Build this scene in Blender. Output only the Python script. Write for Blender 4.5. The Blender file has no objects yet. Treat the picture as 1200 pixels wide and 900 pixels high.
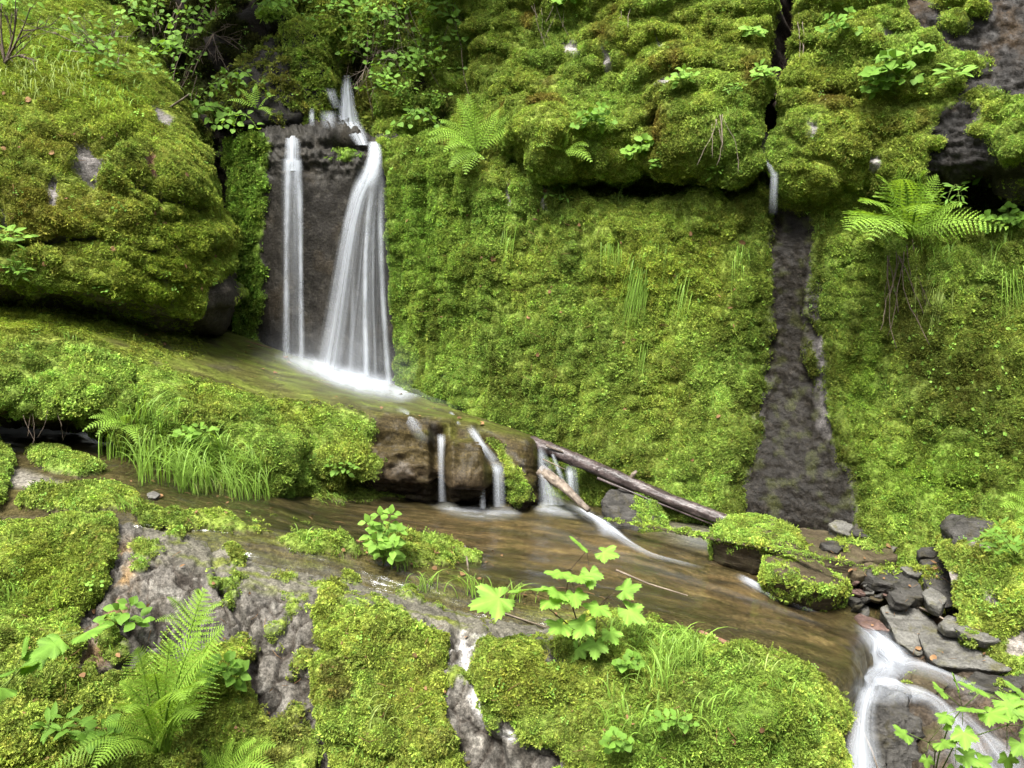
import bpy, math, random
import numpy as np
from mathutils import Vector, Matrix, Euler
from mathutils.bvhtree import BVHTree

random.seed(7)
RNG = np.random.default_rng(11)
scene = bpy.context.scene
ROOTC = scene.collection

# ---------------------------------------------------------------- camera model
F, PITCH, CZ = 942.0, math.radians(8.0), 1.7          # focal length in 1200-px pixels
SP, CP = math.sin(PITCH), math.cos(PITCH)

def un(px, py, Y):
    """point at forward distance Y along the line of sight through pixel (px, py) of the 1200x900 photo"""
    px = np.asarray(px, float); py = np.asarray(py, float); Y = np.asarray(Y, float)
    xc = (px - 600) / F; yc = (450 - py) / F
    dy = CP + yc * SP; dz = -SP + yc * CP
    k = Y / dy
    return np.stack([xc * k, Y + 0 * k, CZ + dz * k], -1)

def proj(P):
    x, y, z = P[..., 0], P[..., 1], P[..., 2] - CZ
    d = y * CP - z * SP; u = y * SP + z * CP
    d = np.maximum(d, 0.05)
    return 600 + F * x / d, 450 - F * u / d

# ---------------------------------------------------------------- noise
def _hash(ix, iy, iz, seed):
    h = (ix.astype(np.int64) * 73856093) ^ (iy.astype(np.int64) * 19349663) ^ (iz.astype(np.int64) * 83492791) ^ (seed * 2654435761)
    h &= 0xffffffff
    h = ((h ^ (h >> 16)) * 0x45d9f3b) & 0xffffffff
    h = ((h ^ (h >> 16)) * 0x45d9f3b) & 0xffffffff
    return (h ^ (h >> 16)) & 0xffffffff

_G = np.array([(1,1,0),(-1,1,0),(1,-1,0),(-1,-1,0),(1,0,1),(-1,0,1),(1,0,-1),(-1,0,-1),
               (0,1,1),(0,-1,1),(0,1,-1),(0,-1,-1),(1,1,0),(-1,1,0),(0,-1,1),(0,-1,-1)], float)

def perlin(P, seed=0):
    sh = P.shape[:-1]; P = P.reshape(-1, 3)
    i = np.floor(P); f = P - i; i = i.astype(np.int64)
    u = f * f * f * (f * (f * 6 - 15) + 10)
    out = np.zeros(len(P))
    for a in (0, 1):
        wx = u[:, 0] if a else 1 - u[:, 0]
        for b in (0, 1):
            wy = u[:, 1] if b else 1 - u[:, 1]
            for c in (0, 1):
                wz = u[:, 2] if c else 1 - u[:, 2]
                g = _G[_hash(i[:, 0] + a, i[:, 1] + b, i[:, 2] + c, seed) & 15]
                out += wx * wy * wz * (g[:, 0] * (f[:, 0] - a) + g[:, 1] * (f[:, 1] - b) + g[:, 2] * (f[:, 2] - c))
    return out.reshape(sh)

def fbm(P, scale=1.0, octs=4, seed=0, gain=0.5, ridged=False):
    t = 0; a = 1.0; n = 0; s = scale
    for o in range(octs):
        v = perlin(P * s + 17.3 * o, seed + o)
        if ridged: v = 1 - 2 * np.abs(v) * 1.6
        t = t + a * v; n += a; a *= gain; s *= 2.03
    return t / n

def worley(P, scale=1.0, seed=0):
    sh = P.shape[:-1]; P = P.reshape(-1, 3) * scale
    i = np.floor(P).astype(np.int64); f1 = np.full(len(P), 9.0); f2 = np.full(len(P), 9.0); cid = np.zeros(len(P), np.int64)
    for a in (-1, 0, 1):
        for b in (-1, 0, 1):
            for c in (-1, 0, 1):
                x, y, z = i[:, 0] + a, i[:, 1] + b, i[:, 2] + c
                h = _hash(x, y, z, seed)
                d = (x + (h & 1023) / 1023 - P[:, 0]) ** 2 + (y + ((h >> 10) & 1023) / 1023 - P[:, 1]) ** 2 + (z + ((h >> 20) & 1023) / 1023 - P[:, 2]) ** 2
                m = d < f1
                f2 = np.where(m, f1, np.minimum(f2, d)); cid = np.where(m, h, cid); f1 = np.where(m, d, f1)
    return np.sqrt(f1).reshape(sh), np.sqrt(f2).reshape(sh), (cid % 1000 / 1000.0).reshape(sh)

def sst(a, b, x):
    t = np.clip((x - a) / (b - a), 0, 1)
    return t * t * (3 - 2 * t)

def poly_in(px, py, poly, soft=6.0):
    """1 inside a polygon, 0 outside, with a soft edge"""
    p = np.asarray(poly, float); d = np.full(px.shape, 1e9); ins = np.zeros(px.shape, bool)
    for (x0, y0), (x1, y1) in zip(p, np.roll(p, -1, 0)):
        ex, ey = x1 - x0, y1 - y0
        t = np.clip(((px - x0) * ex + (py - y0) * ey) / (ex * ex + ey * ey + 1e-9), 0, 1)
        d = np.minimum(d, np.hypot(px - x0 - t * ex, py - y0 - t * ey))
        c = ((y0 <= py) & (py < y1)) | ((y1 <= py) & (py < y0))
        ins ^= c & (px < ex * (py - y0) / (ey if abs(ey) > 1e-9 else 1e-9) + x0)
    return sst(-soft, soft, np.where(ins, d, -d))

def line_near(px, py, pts, w):
    """1 on a polyline falling to 0 at distance w"""
    d = np.full(px.shape, 1e9)
    for (x0, y0), (x1, y1) in zip(pts[:-1], pts[1:]):
        ex, ey = x1 - x0, y1 - y0
        t = np.clip(((px - x0) * ex + (py - y0) * ey) / (ex * ex + ey * ey + 1e-9), 0, 1)
        d = np.minimum(d, np.hypot(px - x0 - t * ex, py - y0 - t * ey))
    return 1 - sst(0, 1, d / w)

def blob(px, py, x, y, rx, ry=None):
    ry = ry or rx
    return np.exp(-(((px - x) / rx) ** 2 + ((py - y) / ry) ** 2))

# ---------------------------------------------------------------- objects
def tag(o, label=None, cat=None, group=None, kind=None):
    if label: o['label'] = label
    if cat: o['category'] = cat
    if group: o['group'] = group
    if kind: o['kind'] = kind
    return o

def link(name, me, mat=None, parent=None):
    o = bpy.data.objects.new(name, me); ROOTC.objects.link(o)
    if mat is not None: me.materials.append(mat)
    if parent is not None:
        o.parent = parent
        o.matrix_parent_inverse = Matrix.Translation(-parent.location) if parent.location.length else Matrix()
    return o

def empty(name, loc):
    o = bpy.data.objects.new(name, None); ROOTC.objects.link(o); o.location = loc; o.empty_display_size = 0.1
    return o

def mesh_np(name, V, faces, smooth=True, uv=None, attrs=None):
    """V (n,3); faces (m,k) array"""
    me = bpy.data.meshes.new(name)
    V = np.asarray(V, np.float32); Fc = np.asarray(faces, np.int32); k = Fc.shape[1]
    me.vertices.add(len(V)); me.vertices.foreach_set('co', V.ravel())
    me.loops.add(Fc.size); me.loops.foreach_set('vertex_index', Fc.ravel())
    me.polygons.add(len(Fc)); me.polygons.foreach_set('loop_start', np.arange(0, Fc.size, k, dtype=np.int32))
    me.polygons.foreach_set('loop_total', np.full(len(Fc), k, np.int32))
    me.polygons.foreach_set('use_smooth', np.full(len(Fc), smooth, bool))
    if uv is not None:
        l = me.uv_layers.new(name='UVMap'); l.data.foreach_set('uv', np.asarray(uv, np.float32)[Fc.ravel()].ravel())
    for nm, a in (attrs or {}).items():
        a = np.asarray(a, np.float32)
        if a.ndim == 1:
            at = me.attributes.new(nm, 'FLOAT', 'POINT'); at.data.foreach_set('value', a)
        else:
            if a.shape[1] == 3: a = np.concatenate([a, np.ones((len(a), 1), np.float32)], 1)
            at = me.attributes.new(nm, 'FLOAT_COLOR', 'POINT'); at.data.foreach_set('color', a.ravel())
    me.update(); me.validate()
    return me

def grid_faces(nv, nu):
    a = np.arange(nv * nu).reshape(nv, nu)
    return np.stack([a[:-1, :-1], a[1:, :-1], a[1:, 1:], a[:-1, 1:]], -1).reshape(-1, 4)

class MB:
    """collects verts and polygons of one mesh"""
    def __init__(s): s.v = []; s.f = []; s.c = []
    def add(s, vs, fs, c=None):
        o = len(s.v); s.v.extend([tuple(v) for v in vs]); s.f.extend([tuple(i + o for i in f) for f in fs])
        s.c.extend(list(c) if isinstance(c, (list, tuple)) else [c if c is not None else 1.0] * len(vs))
    def tube(s, pts, r0, r1=None, n=6, c=None, wob=0.0):
        r1 = r0 if r1 is None else r1
        pts = [Vector(p) for p in pts]; vs = []; fs = []; m = len(pts)
        up = Vector((0.3, 0.2, 1)).normalized()
        for i, p in enumerate(pts):
            t = (pts[min(i + 1, m - 1)] - pts[max(i - 1, 0)]).normalized()
            a = t.cross(up); a = a.normalized() if a.length > 1e-3 else t.orthogonal().normalized(); b = t.cross(a)
            r = r0 + (r1 - r0) * i / (m - 1)
            for k in range(n):
                th = 2 * math.pi * k / n
                rr = r * (1 + wob * random.uniform(-1, 1))
                vs.append(p + a * math.cos(th) * rr + b * math.sin(th) * rr)
        for i in range(m - 1):
            for k in range(n):
                fs.append((i * n + k, i * n + (k + 1) % n, (i + 1) * n + (k + 1) % n, (i + 1) * n + k))
        fs.append(tuple(range(n))[::-1]); fs.append(tuple((m - 1) * n + k for k in range(n)))
        s.add(vs, fs, c)
    def build(s, name, mat, parent=None, smooth=True):
        me = bpy.data.meshes.new(name); off = Vector(parent.location) if parent is not None else Vector()
        me.from_pydata([Vector(v) for v in s.v], [], s.f)
        me.polygons.foreach_set('use_smooth', [smooth] * len(me.polygons))
        at = me.attributes.new('vary', 'FLOAT', 'POINT'); at.data.foreach_set('value', np.array(s.c, np.float32))
        me.update()
        return link(name, me, mat, parent)

# ---------------------------------------------------------------- loft surfaces
def _resample(W, n):
    d = np.r_[0, np.cumsum(np.linalg.norm(np.diff(W[:, :2], axis=0), axis=1))]; d /= d[-1]
    t = np.linspace(0, 1, n)
    return np.stack([np.interp(t, d, W[:, k]) for k in range(W.shape[1])], -1)

def _smooth_u(A, s):
    if s < 0.5: return A
    r = int(s * 3); k = np.exp(-0.5 * (np.arange(-r, r + 1) / s) ** 2); k /= k.sum()
    Pd = np.pad(A, ((r, r), (0, 0)), mode='reflect', reflect_type='odd')
    return np.stack([np.convolve(Pd[:, j], k, 'valid') for j in range(A.shape[1])], -1)

def loft(rows, step=2.6, smooth=14.0, lin=False):
    L = max(np.abs(np.diff(np.array(r, float)[:, 0])).sum() for r in rows)
    nu = int(L / step) + 1
    R = [_smooth_u(_resample(np.array(r, float), nu), smooth / step) for r in rows]
    W = [un(r[:, 0], r[:, 1], r[:, 2]) for r in R]
    out = []
    for i in range(len(W) - 1):
        inframe = (R[i][:, 0] > -60) & (R[i][:, 0] < 1260)
        inframe = inframe if inframe.any() else np.ones(len(inframe), bool)
        gap = np.max(np.hypot(*(R[i + 1] - R[i])[inframe, :2].T)); dep = np.linalg.norm(W[i + 1] - W[i], axis=1)[inframe].max() * 60
        n = max(3, int(max(gap, min(dep, 60)) / step))
        p0, p1, p2, p3 = W[max(i - 1, 0)], W[i], W[i + 1], W[min(i + 2, len(W) - 1)]
        l1 = np.linalg.norm(p2 - p1, axis=1, keepdims=True) + 1e-6
        la = np.linalg.norm(p1 - p0, axis=1, keepdims=True) + 1e-6; lb = np.linalg.norm(p3 - p2, axis=1, keepdims=True) + 1e-6
        m1 = ((p2 - p1) / l1 + (p1 - p0) / la) * 0.5 * l1 if i > 0 else (p2 - p1)
        m2 = ((p2 - p1) / l1 + (p3 - p2) / lb) * 0.5 * l1 if i + 2 < len(W) else (p2 - p1)
        if lin: m1 = m2 = p2 - p1
        last = i == len(W) - 2
        for k in range(n + (1 if last else 0)):
            t = k / n
            h00 = 2*t**3 - 3*t*t + 1; h10 = t**3 - 2*t*t + t; h01 = -2*t**3 + 3*t*t; h11 = t**3 - t*t
            out.append(h00 * p1 + h10 * m1 + h01 * p2 + h11 * m2)
    return np.array(out)

def grid_normals(G):
    du = np.gradient(G, axis=1); dv = np.gradient(G, axis=0)
    n = np.cross(du, dv); n /= np.linalg.norm(n, axis=-1, keepdims=True) + 1e-12
    to = np.array([0, 0, CZ]) - G
    if np.mean(np.sign((n * to).sum(-1))) < 0: n = -n
    return n

SURF = {}       # name -> Surf
class Surf:
    def __init__(s, name, rows, step=2.6, smooth=14.0, lin=False):
        s.name = name; s.G = loft(rows, step, smooth, lin); s.nv, s.nu = s.G.shape[:2]
        s.N = grid_normals(s.G); s.flip = None
        du = np.gradient(s.G, axis=1); dv = np.gradient(s.G, axis=0)
        s.ul = np.cumsum(np.linalg.norm(du, axis=-1).mean(0)); s.vl = np.cumsum(np.linalg.norm(dv, axis=-1).mean(1))
        s.px, s.py = proj(s.G); s.moss = np.zeros((s.nv, s.nu)); s.wet = np.zeros((s.nv, s.nu))
        s.col = np.ones((s.nv, s.nu, 3)) * 0.1
    def disp(s, d):
        s.G = s.G + s.N * d[..., None]; s.N = grid_normals(s.G); return s
    def paint(s, mask, c):
        s.col = s.col + (np.array(c) - s.col) * np.clip(mask, 0, 1)[..., None]
    def build(s, mat, label, cat, kind='structure', parent=None):
        V = s.G.reshape(-1, 3)
        uv = np.stack(np.meshgrid(s.ul, s.vl), -1).reshape(-1, 2)
        s.V = V; s.Fc = grid_faces(s.nv, s.nu)
        a = s.G[s.Fc[:, 0] // s.nu, s.Fc[:, 0] % s.nu]; b = V[s.Fc[:, 1]]; c = V[s.Fc[:, 2]]
        nn = np.cross(b - a, c - a); 
        if (nn * s.N.reshape(-1, 3)[s.Fc[:, 0]]).sum() < 0: s.Fc = s.Fc[:, ::-1]
        me = mesh_np(s.name, V, s.Fc, True, uv, {'col': s.col.reshape(-1, 3), 'wet': s.wet.ravel(), 'moss': np.clip(s.moss, 0, 1).ravel()})
        s.ob = tag(link(s.name, me, mat, parent), label, cat, kind=kind)
        s.bvh = BVHTree.FromPolygons(V.tolist(), s.Fc.tolist())
        SURF[s.name + str(len(SURF))] = s
        return s.ob

def hit(px, py, only=None):
    """the first built surface seen through a pixel: (point, normal)"""
    o = Vector((0, 0, CZ)); d = (Vector(un(px, py, 1.0)) - o).normalized(); best = None
    for s in SURF.values():
        if only and s.name not in only: continue
        r = s.bvh.ray_cast(o, d)
        if r[0] is not None and (best is None or r[3] < best[2]): best = (r[0], r[1], r[3])
    if best is None: return Vector(un(px, py, 5.0)), Vector((0, -1, 0.2)).normalized()
    n = best[1]
    if n.dot(d) > 0: n = -n
    return best[0], n
# ---------------------------------------------------------------- materials
class NT:
    def __init__(s, name):
        s.m = bpy.data.materials.new(name); s.m.use_nodes = True; s.t = s.m.node_tree; s.t.nodes.clear()
        s.out = s.n('ShaderNodeOutputMaterial')
    def n(s, ty, **kw):
        nd = s.t.nodes.new(ty)
        for k, v in kw.items():
            if k.startswith('i_'): nd.inputs[k[2:].replace('_', ' ')].default_value = v
            else: setattr(nd, k, v)
        return nd
    def l(s, a, b): s.t.links.new(a, b)
    def attr(s, name, ty='GEOMETRY'): return s.n('ShaderNodeAttribute', attribute_name=name, attribute_type=ty)
    def noise(s, scale, vec=None, detail=4.0, rough=0.55, dist=0.0):
        nd = s.n('ShaderNodeTexNoise'); nd.inputs['Scale'].default_value = scale; nd.inputs['Detail'].default_value = detail
        nd.inputs['Roughness'].default_value = rough; nd.inputs['Distortion'].default_value = dist
        if vec is not None: s.l(vec, nd.inputs['Vector'])
        return nd.outputs['Fac']
    def map(s, vec, scale):
        m = s.n('ShaderNodeMapping'); m.inputs['Scale'].default_value = scale; s.l(vec, m.inputs['Vector']); return m.outputs['Vector']
    def math(s, op, a, b=None, clamp=False):
        m = s.n('ShaderNodeMath', operation=op, use_clamp=clamp)
        for i, x in enumerate((a, b)):
            if x is None: continue
            if isinstance(x, (int, float)): m.inputs[i].default_value = x
            else: s.l(x, m.inputs[i])
        return m.outputs[0]
    def rng(s, v, a, b, c, d):
        m = s.n('ShaderNodeMapRange'); s.l(v, m.inputs['Value'])
        for k, x in zip(('From Min', 'From Max', 'To Min', 'To Max'), (a, b, c, d)): m.inputs[k].default_value = x
        return m.outputs['Result']
    def mix(s, fac, a, b, blend='MIX'):
        m = s.n('ShaderNodeMix', data_type='RGBA', blend_type=blend)
        for sock, x in ((m.inputs[0], fac), (m.inputs[6], a), (m.inputs[7], b)):
            if isinstance(x, (int, float)): sock.default_value = x
            elif isinstance(x, tuple): sock.default_value = (*x, 1)[:4]
            else: s.l(x, sock)
        return m.outputs[2]
    def bump(s, h, strength=0.5, dist=0.02):
        b = s.n('ShaderNodeBump'); b.inputs['Strength'].default_value = strength; b.inputs['Distance'].default_value = dist
        s.l(h, b.inputs['Height']); return b.outputs['Normal']
    def bsdf(s, col, rough=0.8, normal=None, spec=0.5, coat=None):
        b = s.n('ShaderNodeBsdfPrincipled')
        for sock, x in (('Base Color', col), ('Roughness', rough), ('Specular IOR Level', spec), ('Coat Weight', coat)):
            if x is None: continue
            if isinstance(x, tuple): b.inputs[sock].default_value = (*x, 1)[:4]
            elif isinstance(x, (int, float)): b.inputs[sock].default_value = x
            else: s.l(x, b.inputs[sock])
        if normal is not None: s.l(normal, b.inputs['Normal'])
        return b.outputs[0]
    def done(s, sh): s.l(sh, s.out.inputs['Surface']); return s.m

def mat_terrain(name='mossy_rock', uvstreak=None, fine=1.0, bumpd=0.012):
    """albedo from the mesh's own colour attribute, broken up by grain, layering and wetness"""
    t = NT(name); co = t.n('ShaderNodeTexCoord'); P = co.outputs['Object']
    c = t.attr('col').outputs['Color']; w = t.attr('wet').outputs['Fac']; mo = t.attr('moss').outputs['Fac']
    n1 = t.noise(55 * fine, P, 5, 0.65); n2 = t.noise(9, P, 4, 0.6)
    lay = t.noise(5.0, t.map(P, (1.0, 1.5, 7.0)), 6, 0.7, 0.6)
    g = t.math('MULTIPLY', t.rng(n1, 0.3, 0.7, 0.5, 1.55), t.rng(n2, 0.3, 0.7, 0.7, 1.3))
    dry = t.rng(w, 0.2, 0.8, 1, 0); lay = t.math('ADD', t.math('MULTIPLY', t.math('SUBTRACT', lay, 0.5), dry), 0.5)
    sp = t.noise(120 * fine, P, 3, 0.7); spk = t.math('ADD', 1.0, t.math('MULTIPLY', t.rng(sp, 0.35, 0.7, -0.4, 0.9), t.math('MAXIMUM', w, t.rng(mo, 0, .3, .75, 0))))
    g = t.math('MULTIPLY', t.math('MULTIPLY', g, spk), t.rng(lay, 0.3, 0.7, 0.7, 1.3))
    h = t.math('ADD', t.math('MULTIPLY', n1, 0.6), t.math('MULTIPLY', lay, 0.9))
    if uvstreak:
        st = t.noise(1.0, t.map(co.outputs['UV'], uvstreak), 5, 0.65, 0.3)
        g = t.math('MULTIPLY', g, t.rng(st, 0.32, 0.68, 0.6, 1.4)); h = t.math('ADD', h, t.math('MULTIPLY', st, 0.4))
    vor = t.n('ShaderNodeTexVoronoi'); vor.inputs['Scale'].default_value = 26; t.l(P, vor.inputs['Vector'])
    col = t.mix(1.0, c, g, 'MULTIPLY')
    rough = t.rng(w, 0, 1, 0.9, 0.27); rough = t.math('ADD', rough, t.math('MULTIPLY', t.math('SUBTRACT', n1, 0.5), 0.25))
    b = t.bsdf(col, rough, t.bump(h, 0.9, bumpd), t.rng(w, 0, 1, 0.10, 0.06))
    return t.done(b)

def mat_leaf(name, col, trans=0.35, rough=0.55, vary=0.35, attrtype='GEOMETRY', tint=None):
    t = NT(name); v = t.attr('vary').outputs['Fac']
    g = t.math('MULTIPLY', v, 1.0)
    n = t.noise(30, t.n('ShaderNodeTexCoord').outputs['Object'], 3, 0.6)
    g = t.math('MULTIPLY', g, t.rng(n, 0.3, 0.7, 1 - vary, 1 + vary))
    c = t.mix(1.0, col, g, 'MULTIPLY')
    b = t.bsdf(c, rough, None, 0.2)
    tr = t.n('ShaderNodeBsdfTranslucent'); ct = t.mix(1.0, c, (1.25, 1.15, 0.5), 'MULTIPLY'); t.l(ct, tr.inputs['Color'])
    m = t.n('ShaderNodeMixShader'); m.inputs[0].default_value = trans; t.l(b, m.inputs[1]); t.l(tr.outputs[0], m.inputs[2])
    return t.done(m.outputs[0])

def mat_moss(name='moss_leaf'):
    t = NT(name); c = t.attr('col', 'INSTANCER').outputs['Color']; v = t.attr('vary').outputs['Fac']
    c = t.mix(1.0, c, v, 'MULTIPLY')
    d = t.n('ShaderNodeBsdfDiffuse'); t.l(c, d.inputs['Color'])
    tr = t.n('ShaderNodeBsdfTranslucent'); t.l(c, tr.inputs['Color'])
    m = t.n('ShaderNodeMixShader'); m.inputs[0].default_value = 0.3; t.l(d.outputs[0], m.inputs[1]); t.l(tr.outputs[0], m.inputs[2])
    return t.done(m.outputs[0])

def mat_bark(name, c1, c2, scale=(40, 40, 3), wet=0.0):
    t = NT(name); P = t.n('ShaderNodeTexCoord').outputs['UV'] if False else t.n('ShaderNodeTexCoord').outputs['Object']
    n = t.noise(30, P, 6, 0.7, 0.5); n2 = t.noise(6, P, 3, 0.5)
    c = t.mix(t.rng(n, 0.35, 0.65, 0, 1), c1, c2); c = t.mix(t.rng(n2, 0.45, 0.6, 0, 0.6), c, (c1[0] * .6, c1[1] * .6, c1[2] * .6))
    return t.done(t.bsdf(c, 0.85 - 0.5 * wet, t.bump(n, 0.8, 0.008), 0.4))

def mat_rock(name, c1, c2, c3, wet=0.2, layer=(1, 1, 6)):
    t = NT(name); P = t.n('ShaderNodeTexCoord').outputs['Object']
    n = t.noise(14, P, 6, 0.65); lay = t.noise(7, t.map(P, layer), 7, 0.7, 0.8); f = t.noise(90, P, 4, 0.7)
    c = t.mix(t.rng(lay, 0.35, 0.65, 0, 1), c1, c2); c = t.mix(t.rng(n, 0.52, 0.68, 0, 0.9), c, c3)
    c = t.mix(1.0, c, t.rng(f, 0.3, 0.7, 0.6, 1.4), 'MULTIPLY')
    h = t.math('ADD', t.math('MULTIPLY', lay, 1.0), t.math('MULTIPLY', f, 0.35))
    return t.done(t.bsdf(c, t.rng(n, 0.3, 0.7, 0.8 - 0.5 * wet, 0.95 - 0.5 * wet), t.bump(h, 1.0, 0.014), 0.16))

def mat_water(name, streak=(70.0, 1.4), tint=(0.58, 0.62, 0.68), soft=0.0):
    """silky falling or sliding water: pale, see-through between its streaks"""
    t = NT(name); uv = t.n('ShaderNodeTexCoord').outputs['UV']
    g = t.attr('gain').outputs['Fac']
    n = t.noise(1.0, t.map(uv, (streak[0], streak[1], 1)), 3, 0.55); n2 = t.noise(1.0, t.map(uv, (streak[0] * .3, streak[1] * .5, 1)), 2, 0.5)
    s = t.math('ADD', t.math('MULTIPLY', n, 0.6), t.math('MULTIPLY', n2, 0.4))
    a = t.math('MULTIPLY', g, t.rng(s, 0.36 - 0.2 * soft, 0.64 + 0.2 * soft, 0.05, 1.25)); a = t.math('MINIMUM', a, 0.93)
    d = t.n('ShaderNodeBsdfDiffuse'); d.inputs['Color'].default_value = (*tint, 1)
    tl = t.n('ShaderNodeBsdfTranslucent'); tl.inputs['Color'].default_value = (*tint, 1)
    m0 = t.n('ShaderNodeMixShader'); m0.inputs[0].default_value = 0.4; t.l(d.outputs[0], m0.inputs[1]); t.l(tl.outputs[0], m0.inputs[2])
    tp = t.n('ShaderNodeBsdfTransparent'); m = t.n('ShaderNodeMixShader'); t.l(a, m.inputs[0]); t.l(tp.outputs[0], m.inputs[1]); t.l(m0.outputs[0], m.inputs[2])
    return t.done(m.outputs[0])

def mat_film(name):
    """clear shallow water: sees the bed, mirrors the sky at grazing angles"""
    t = NT(name); uv = t.n('ShaderNodeTexCoord').outputs['UV']
    n = t.noise(1.0, t.map(uv, (5, 45, 1)), 4, 0.6, 0.4); nb = t.bump(n, 0.35, 0.01)
    gl = t.n('ShaderNodeBsdfGlossy'); gl.inputs['Roughness'].default_value = 0.12; gl.inputs['Color'].default_value = (0.9, 0.93, 1, 1); t.l(nb, gl.inputs['Normal'])
    tp = t.n('ShaderNodeBsdfTransparent'); tp.inputs['Color'].default_value = (0.93, 0.93, 0.88, 1)
    fr = t.n('ShaderNodeFresnel'); fr.inputs['IOR'].default_value = 1.33; t.l(nb, fr.inputs['Normal'])
    g = t.attr('gain').outputs['Fac']
    m = t.n('ShaderNodeMixShader'); t.l(t.math('MULTIPLY', fr.outputs[0], g), m.inputs[0]); t.l(tp.outputs[0], m.inputs[1]); t.l(gl.outputs[0], m.inputs[2])
    return t.done(m.outputs[0])

M = dict(
    terrain=mat_terrain('mossy_rock'),
    slab=mat_terrain('water_worn_slab', uvstreak=(1.6, 26, 1), bumpd=0.006),
    wetwall=mat_terrain('wet_rock_wall', uvstreak=(30, 1.2, 1), bumpd=0.02),
    moss=mat_moss(),
    grass=mat_leaf('grass_blade', (0.17, 0.285, 0.045), 0.4, 0.5, 0.2),
    grass_pale=mat_leaf('pale_grass_blade', (0.23, 0.30, 0.08), 0.4, 0.5, 0.2),
    fern=mat_leaf('fern_leaf', (0.20, 0.335, 0.045), 0.4, 0.5, 0.2),
    leaf=mat_leaf('herb_leaf', (0.11, 0.215, 0.028), 0.4, 0.65, 0.15),
    leaf_pale=mat_leaf('pale_herb_leaf', (0.155, 0.285, 0.042), 0.4, 0.65, 0.12),
    needles=mat_leaf('conifer_needles', (0.035, 0.06, 0.02), 0.15, 0.8, 0.3),
    litter=mat_leaf('dead_leaf', (0.15, 0.085, 0.04), 0.15, 0.8, 0.3),
    stem=mat_leaf('green_stem', (0.10, 0.15, 0.03), 0.1, 0.6, 0.2),
    stem_dark=mat_leaf('dark_stem', (0.05, 0.035, 0.02), 0.0, 0.7, 0.2),
    twig=mat_bark('dry_twig', (0.11, 0.085, 0.06), (0.22, 0.18, 0.14)),
    root=mat_bark('hanging_root_bark', (0.05, 0.035, 0.025), (0.11, 0.08, 0.055)),
    log=mat_bark('wet_log_bark', (0.018, 0.013, 0.012), (0.085, 0.065, 0.062), wet=1.1),
    wood=mat_bark('weathered_wood', (0.06, 0.045, 0.035), (0.22, 0.18, 0.14), wet=0.3),
    redwood=mat_bark('red_bark', (0.10, 0.045, 0.025), (0.19, 0.10, 0.06), wet=0.2),
    slate=mat_rock('grey_slate', (0.05, 0.048, 0.042), (0.125, 0.122, 0.11), (0.075, 0.07, 0.035), 0.45),
    slate_dark=mat_rock('dark_slate', (0.018, 0.017, 0.015), (0.056, 0.053, 0.048), (0.034, 0.03, 0.016), 0.6),
    black_rock=mat_rock('black_wet_rock', (0.010, 0.009, 0.008), (0.022, 0.02, 0.018), (0.02, 0.022, 0.01), 0.2),
    brown=mat_rock('brown_stone', (0.030, 0.023, 0.013), (0.068, 0.054, 0.032), (0.042, 0.045, 0.014), 0.5),
    rust=mat_rock('rusty_stone', (0.05, 0.032, 0.028), (0.13, 0.085, 0.07), (0.075, 0.045, 0.03), 0.4),
    fall=mat_water('falling_water', (34, .7), soft=.35),
    flow=mat_water('sliding_water', (38, 1.8), soft=0.5),
    foam=mat_water('foam_water', (6, 6), soft=1.0),
    film=mat_film('clear_shallow_water'),
)
# ---------------------------------------------------------------- moss carpet
def tuft_mesh(name, n, seed, kind):
    r = random.Random(seed); V = []; Fq = []; C = []
    def leaf(o, d, L, w, c):
        d = d.normalized(); s = d.cross(Vector((r.uniform(-1, 1), r.uniform(-1, 1), r.uniform(-.3, 1)))).normalized() * w
        i = len(V); V.extend([o, o + d * L * .45 + s, o + d * L + Vector((0, 0, -L * .12)), o + d * L * .45 - s]); Fq.append((i, i + 1, i + 2, i + 3)); C.extend([c] * 4)
    if kind == 'cushion':
        for k in range(n):
            z = r.uniform(0.05, 1.0); a = r.uniform(0, 6.283); q = math.sqrt(1 - z * z)
            d = Vector((q * math.cos(a), q * math.sin(a), z * 0.9)); o = Vector((d.x * .55, d.y * .55, d.z * 0.25)) * r.uniform(.5, 1)
            leaf(o, d + Vector((r.uniform(-.5, .5), r.uniform(-.5, .5), r.uniform(-.2, .5))), r.uniform(.38, .7), r.uniform(.09, .15), r.uniform(.65, 1.35))
    else:
        for k in range(max(4, n // 8)):
            a = r.uniform(0, 6.283); b = r.uniform(0.15, 1.2); d = Vector((math.sin(b) * math.cos(a), math.sin(b) * math.sin(a), math.cos(b)))
            o = Vector((r.uniform(-.5, .5), r.uniform(-.5, .5), 0)); side = d.orthogonal().normalized(); c = r.uniform(.7, 1.35); L = r.uniform(.7, 1.15)
            for q in range(4):
                p = o + d * L * (0.25 + .22 * q)
                for sg in (-1, 1): leaf(p, d * .6 + side * sg, L * .32 * (1.15 - .18 * q), .085, c)
    return mesh_np(name, np.array([tuple(v) for v in V]), np.array(Fq), False, None, {'vary': np.array(C)})

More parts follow.
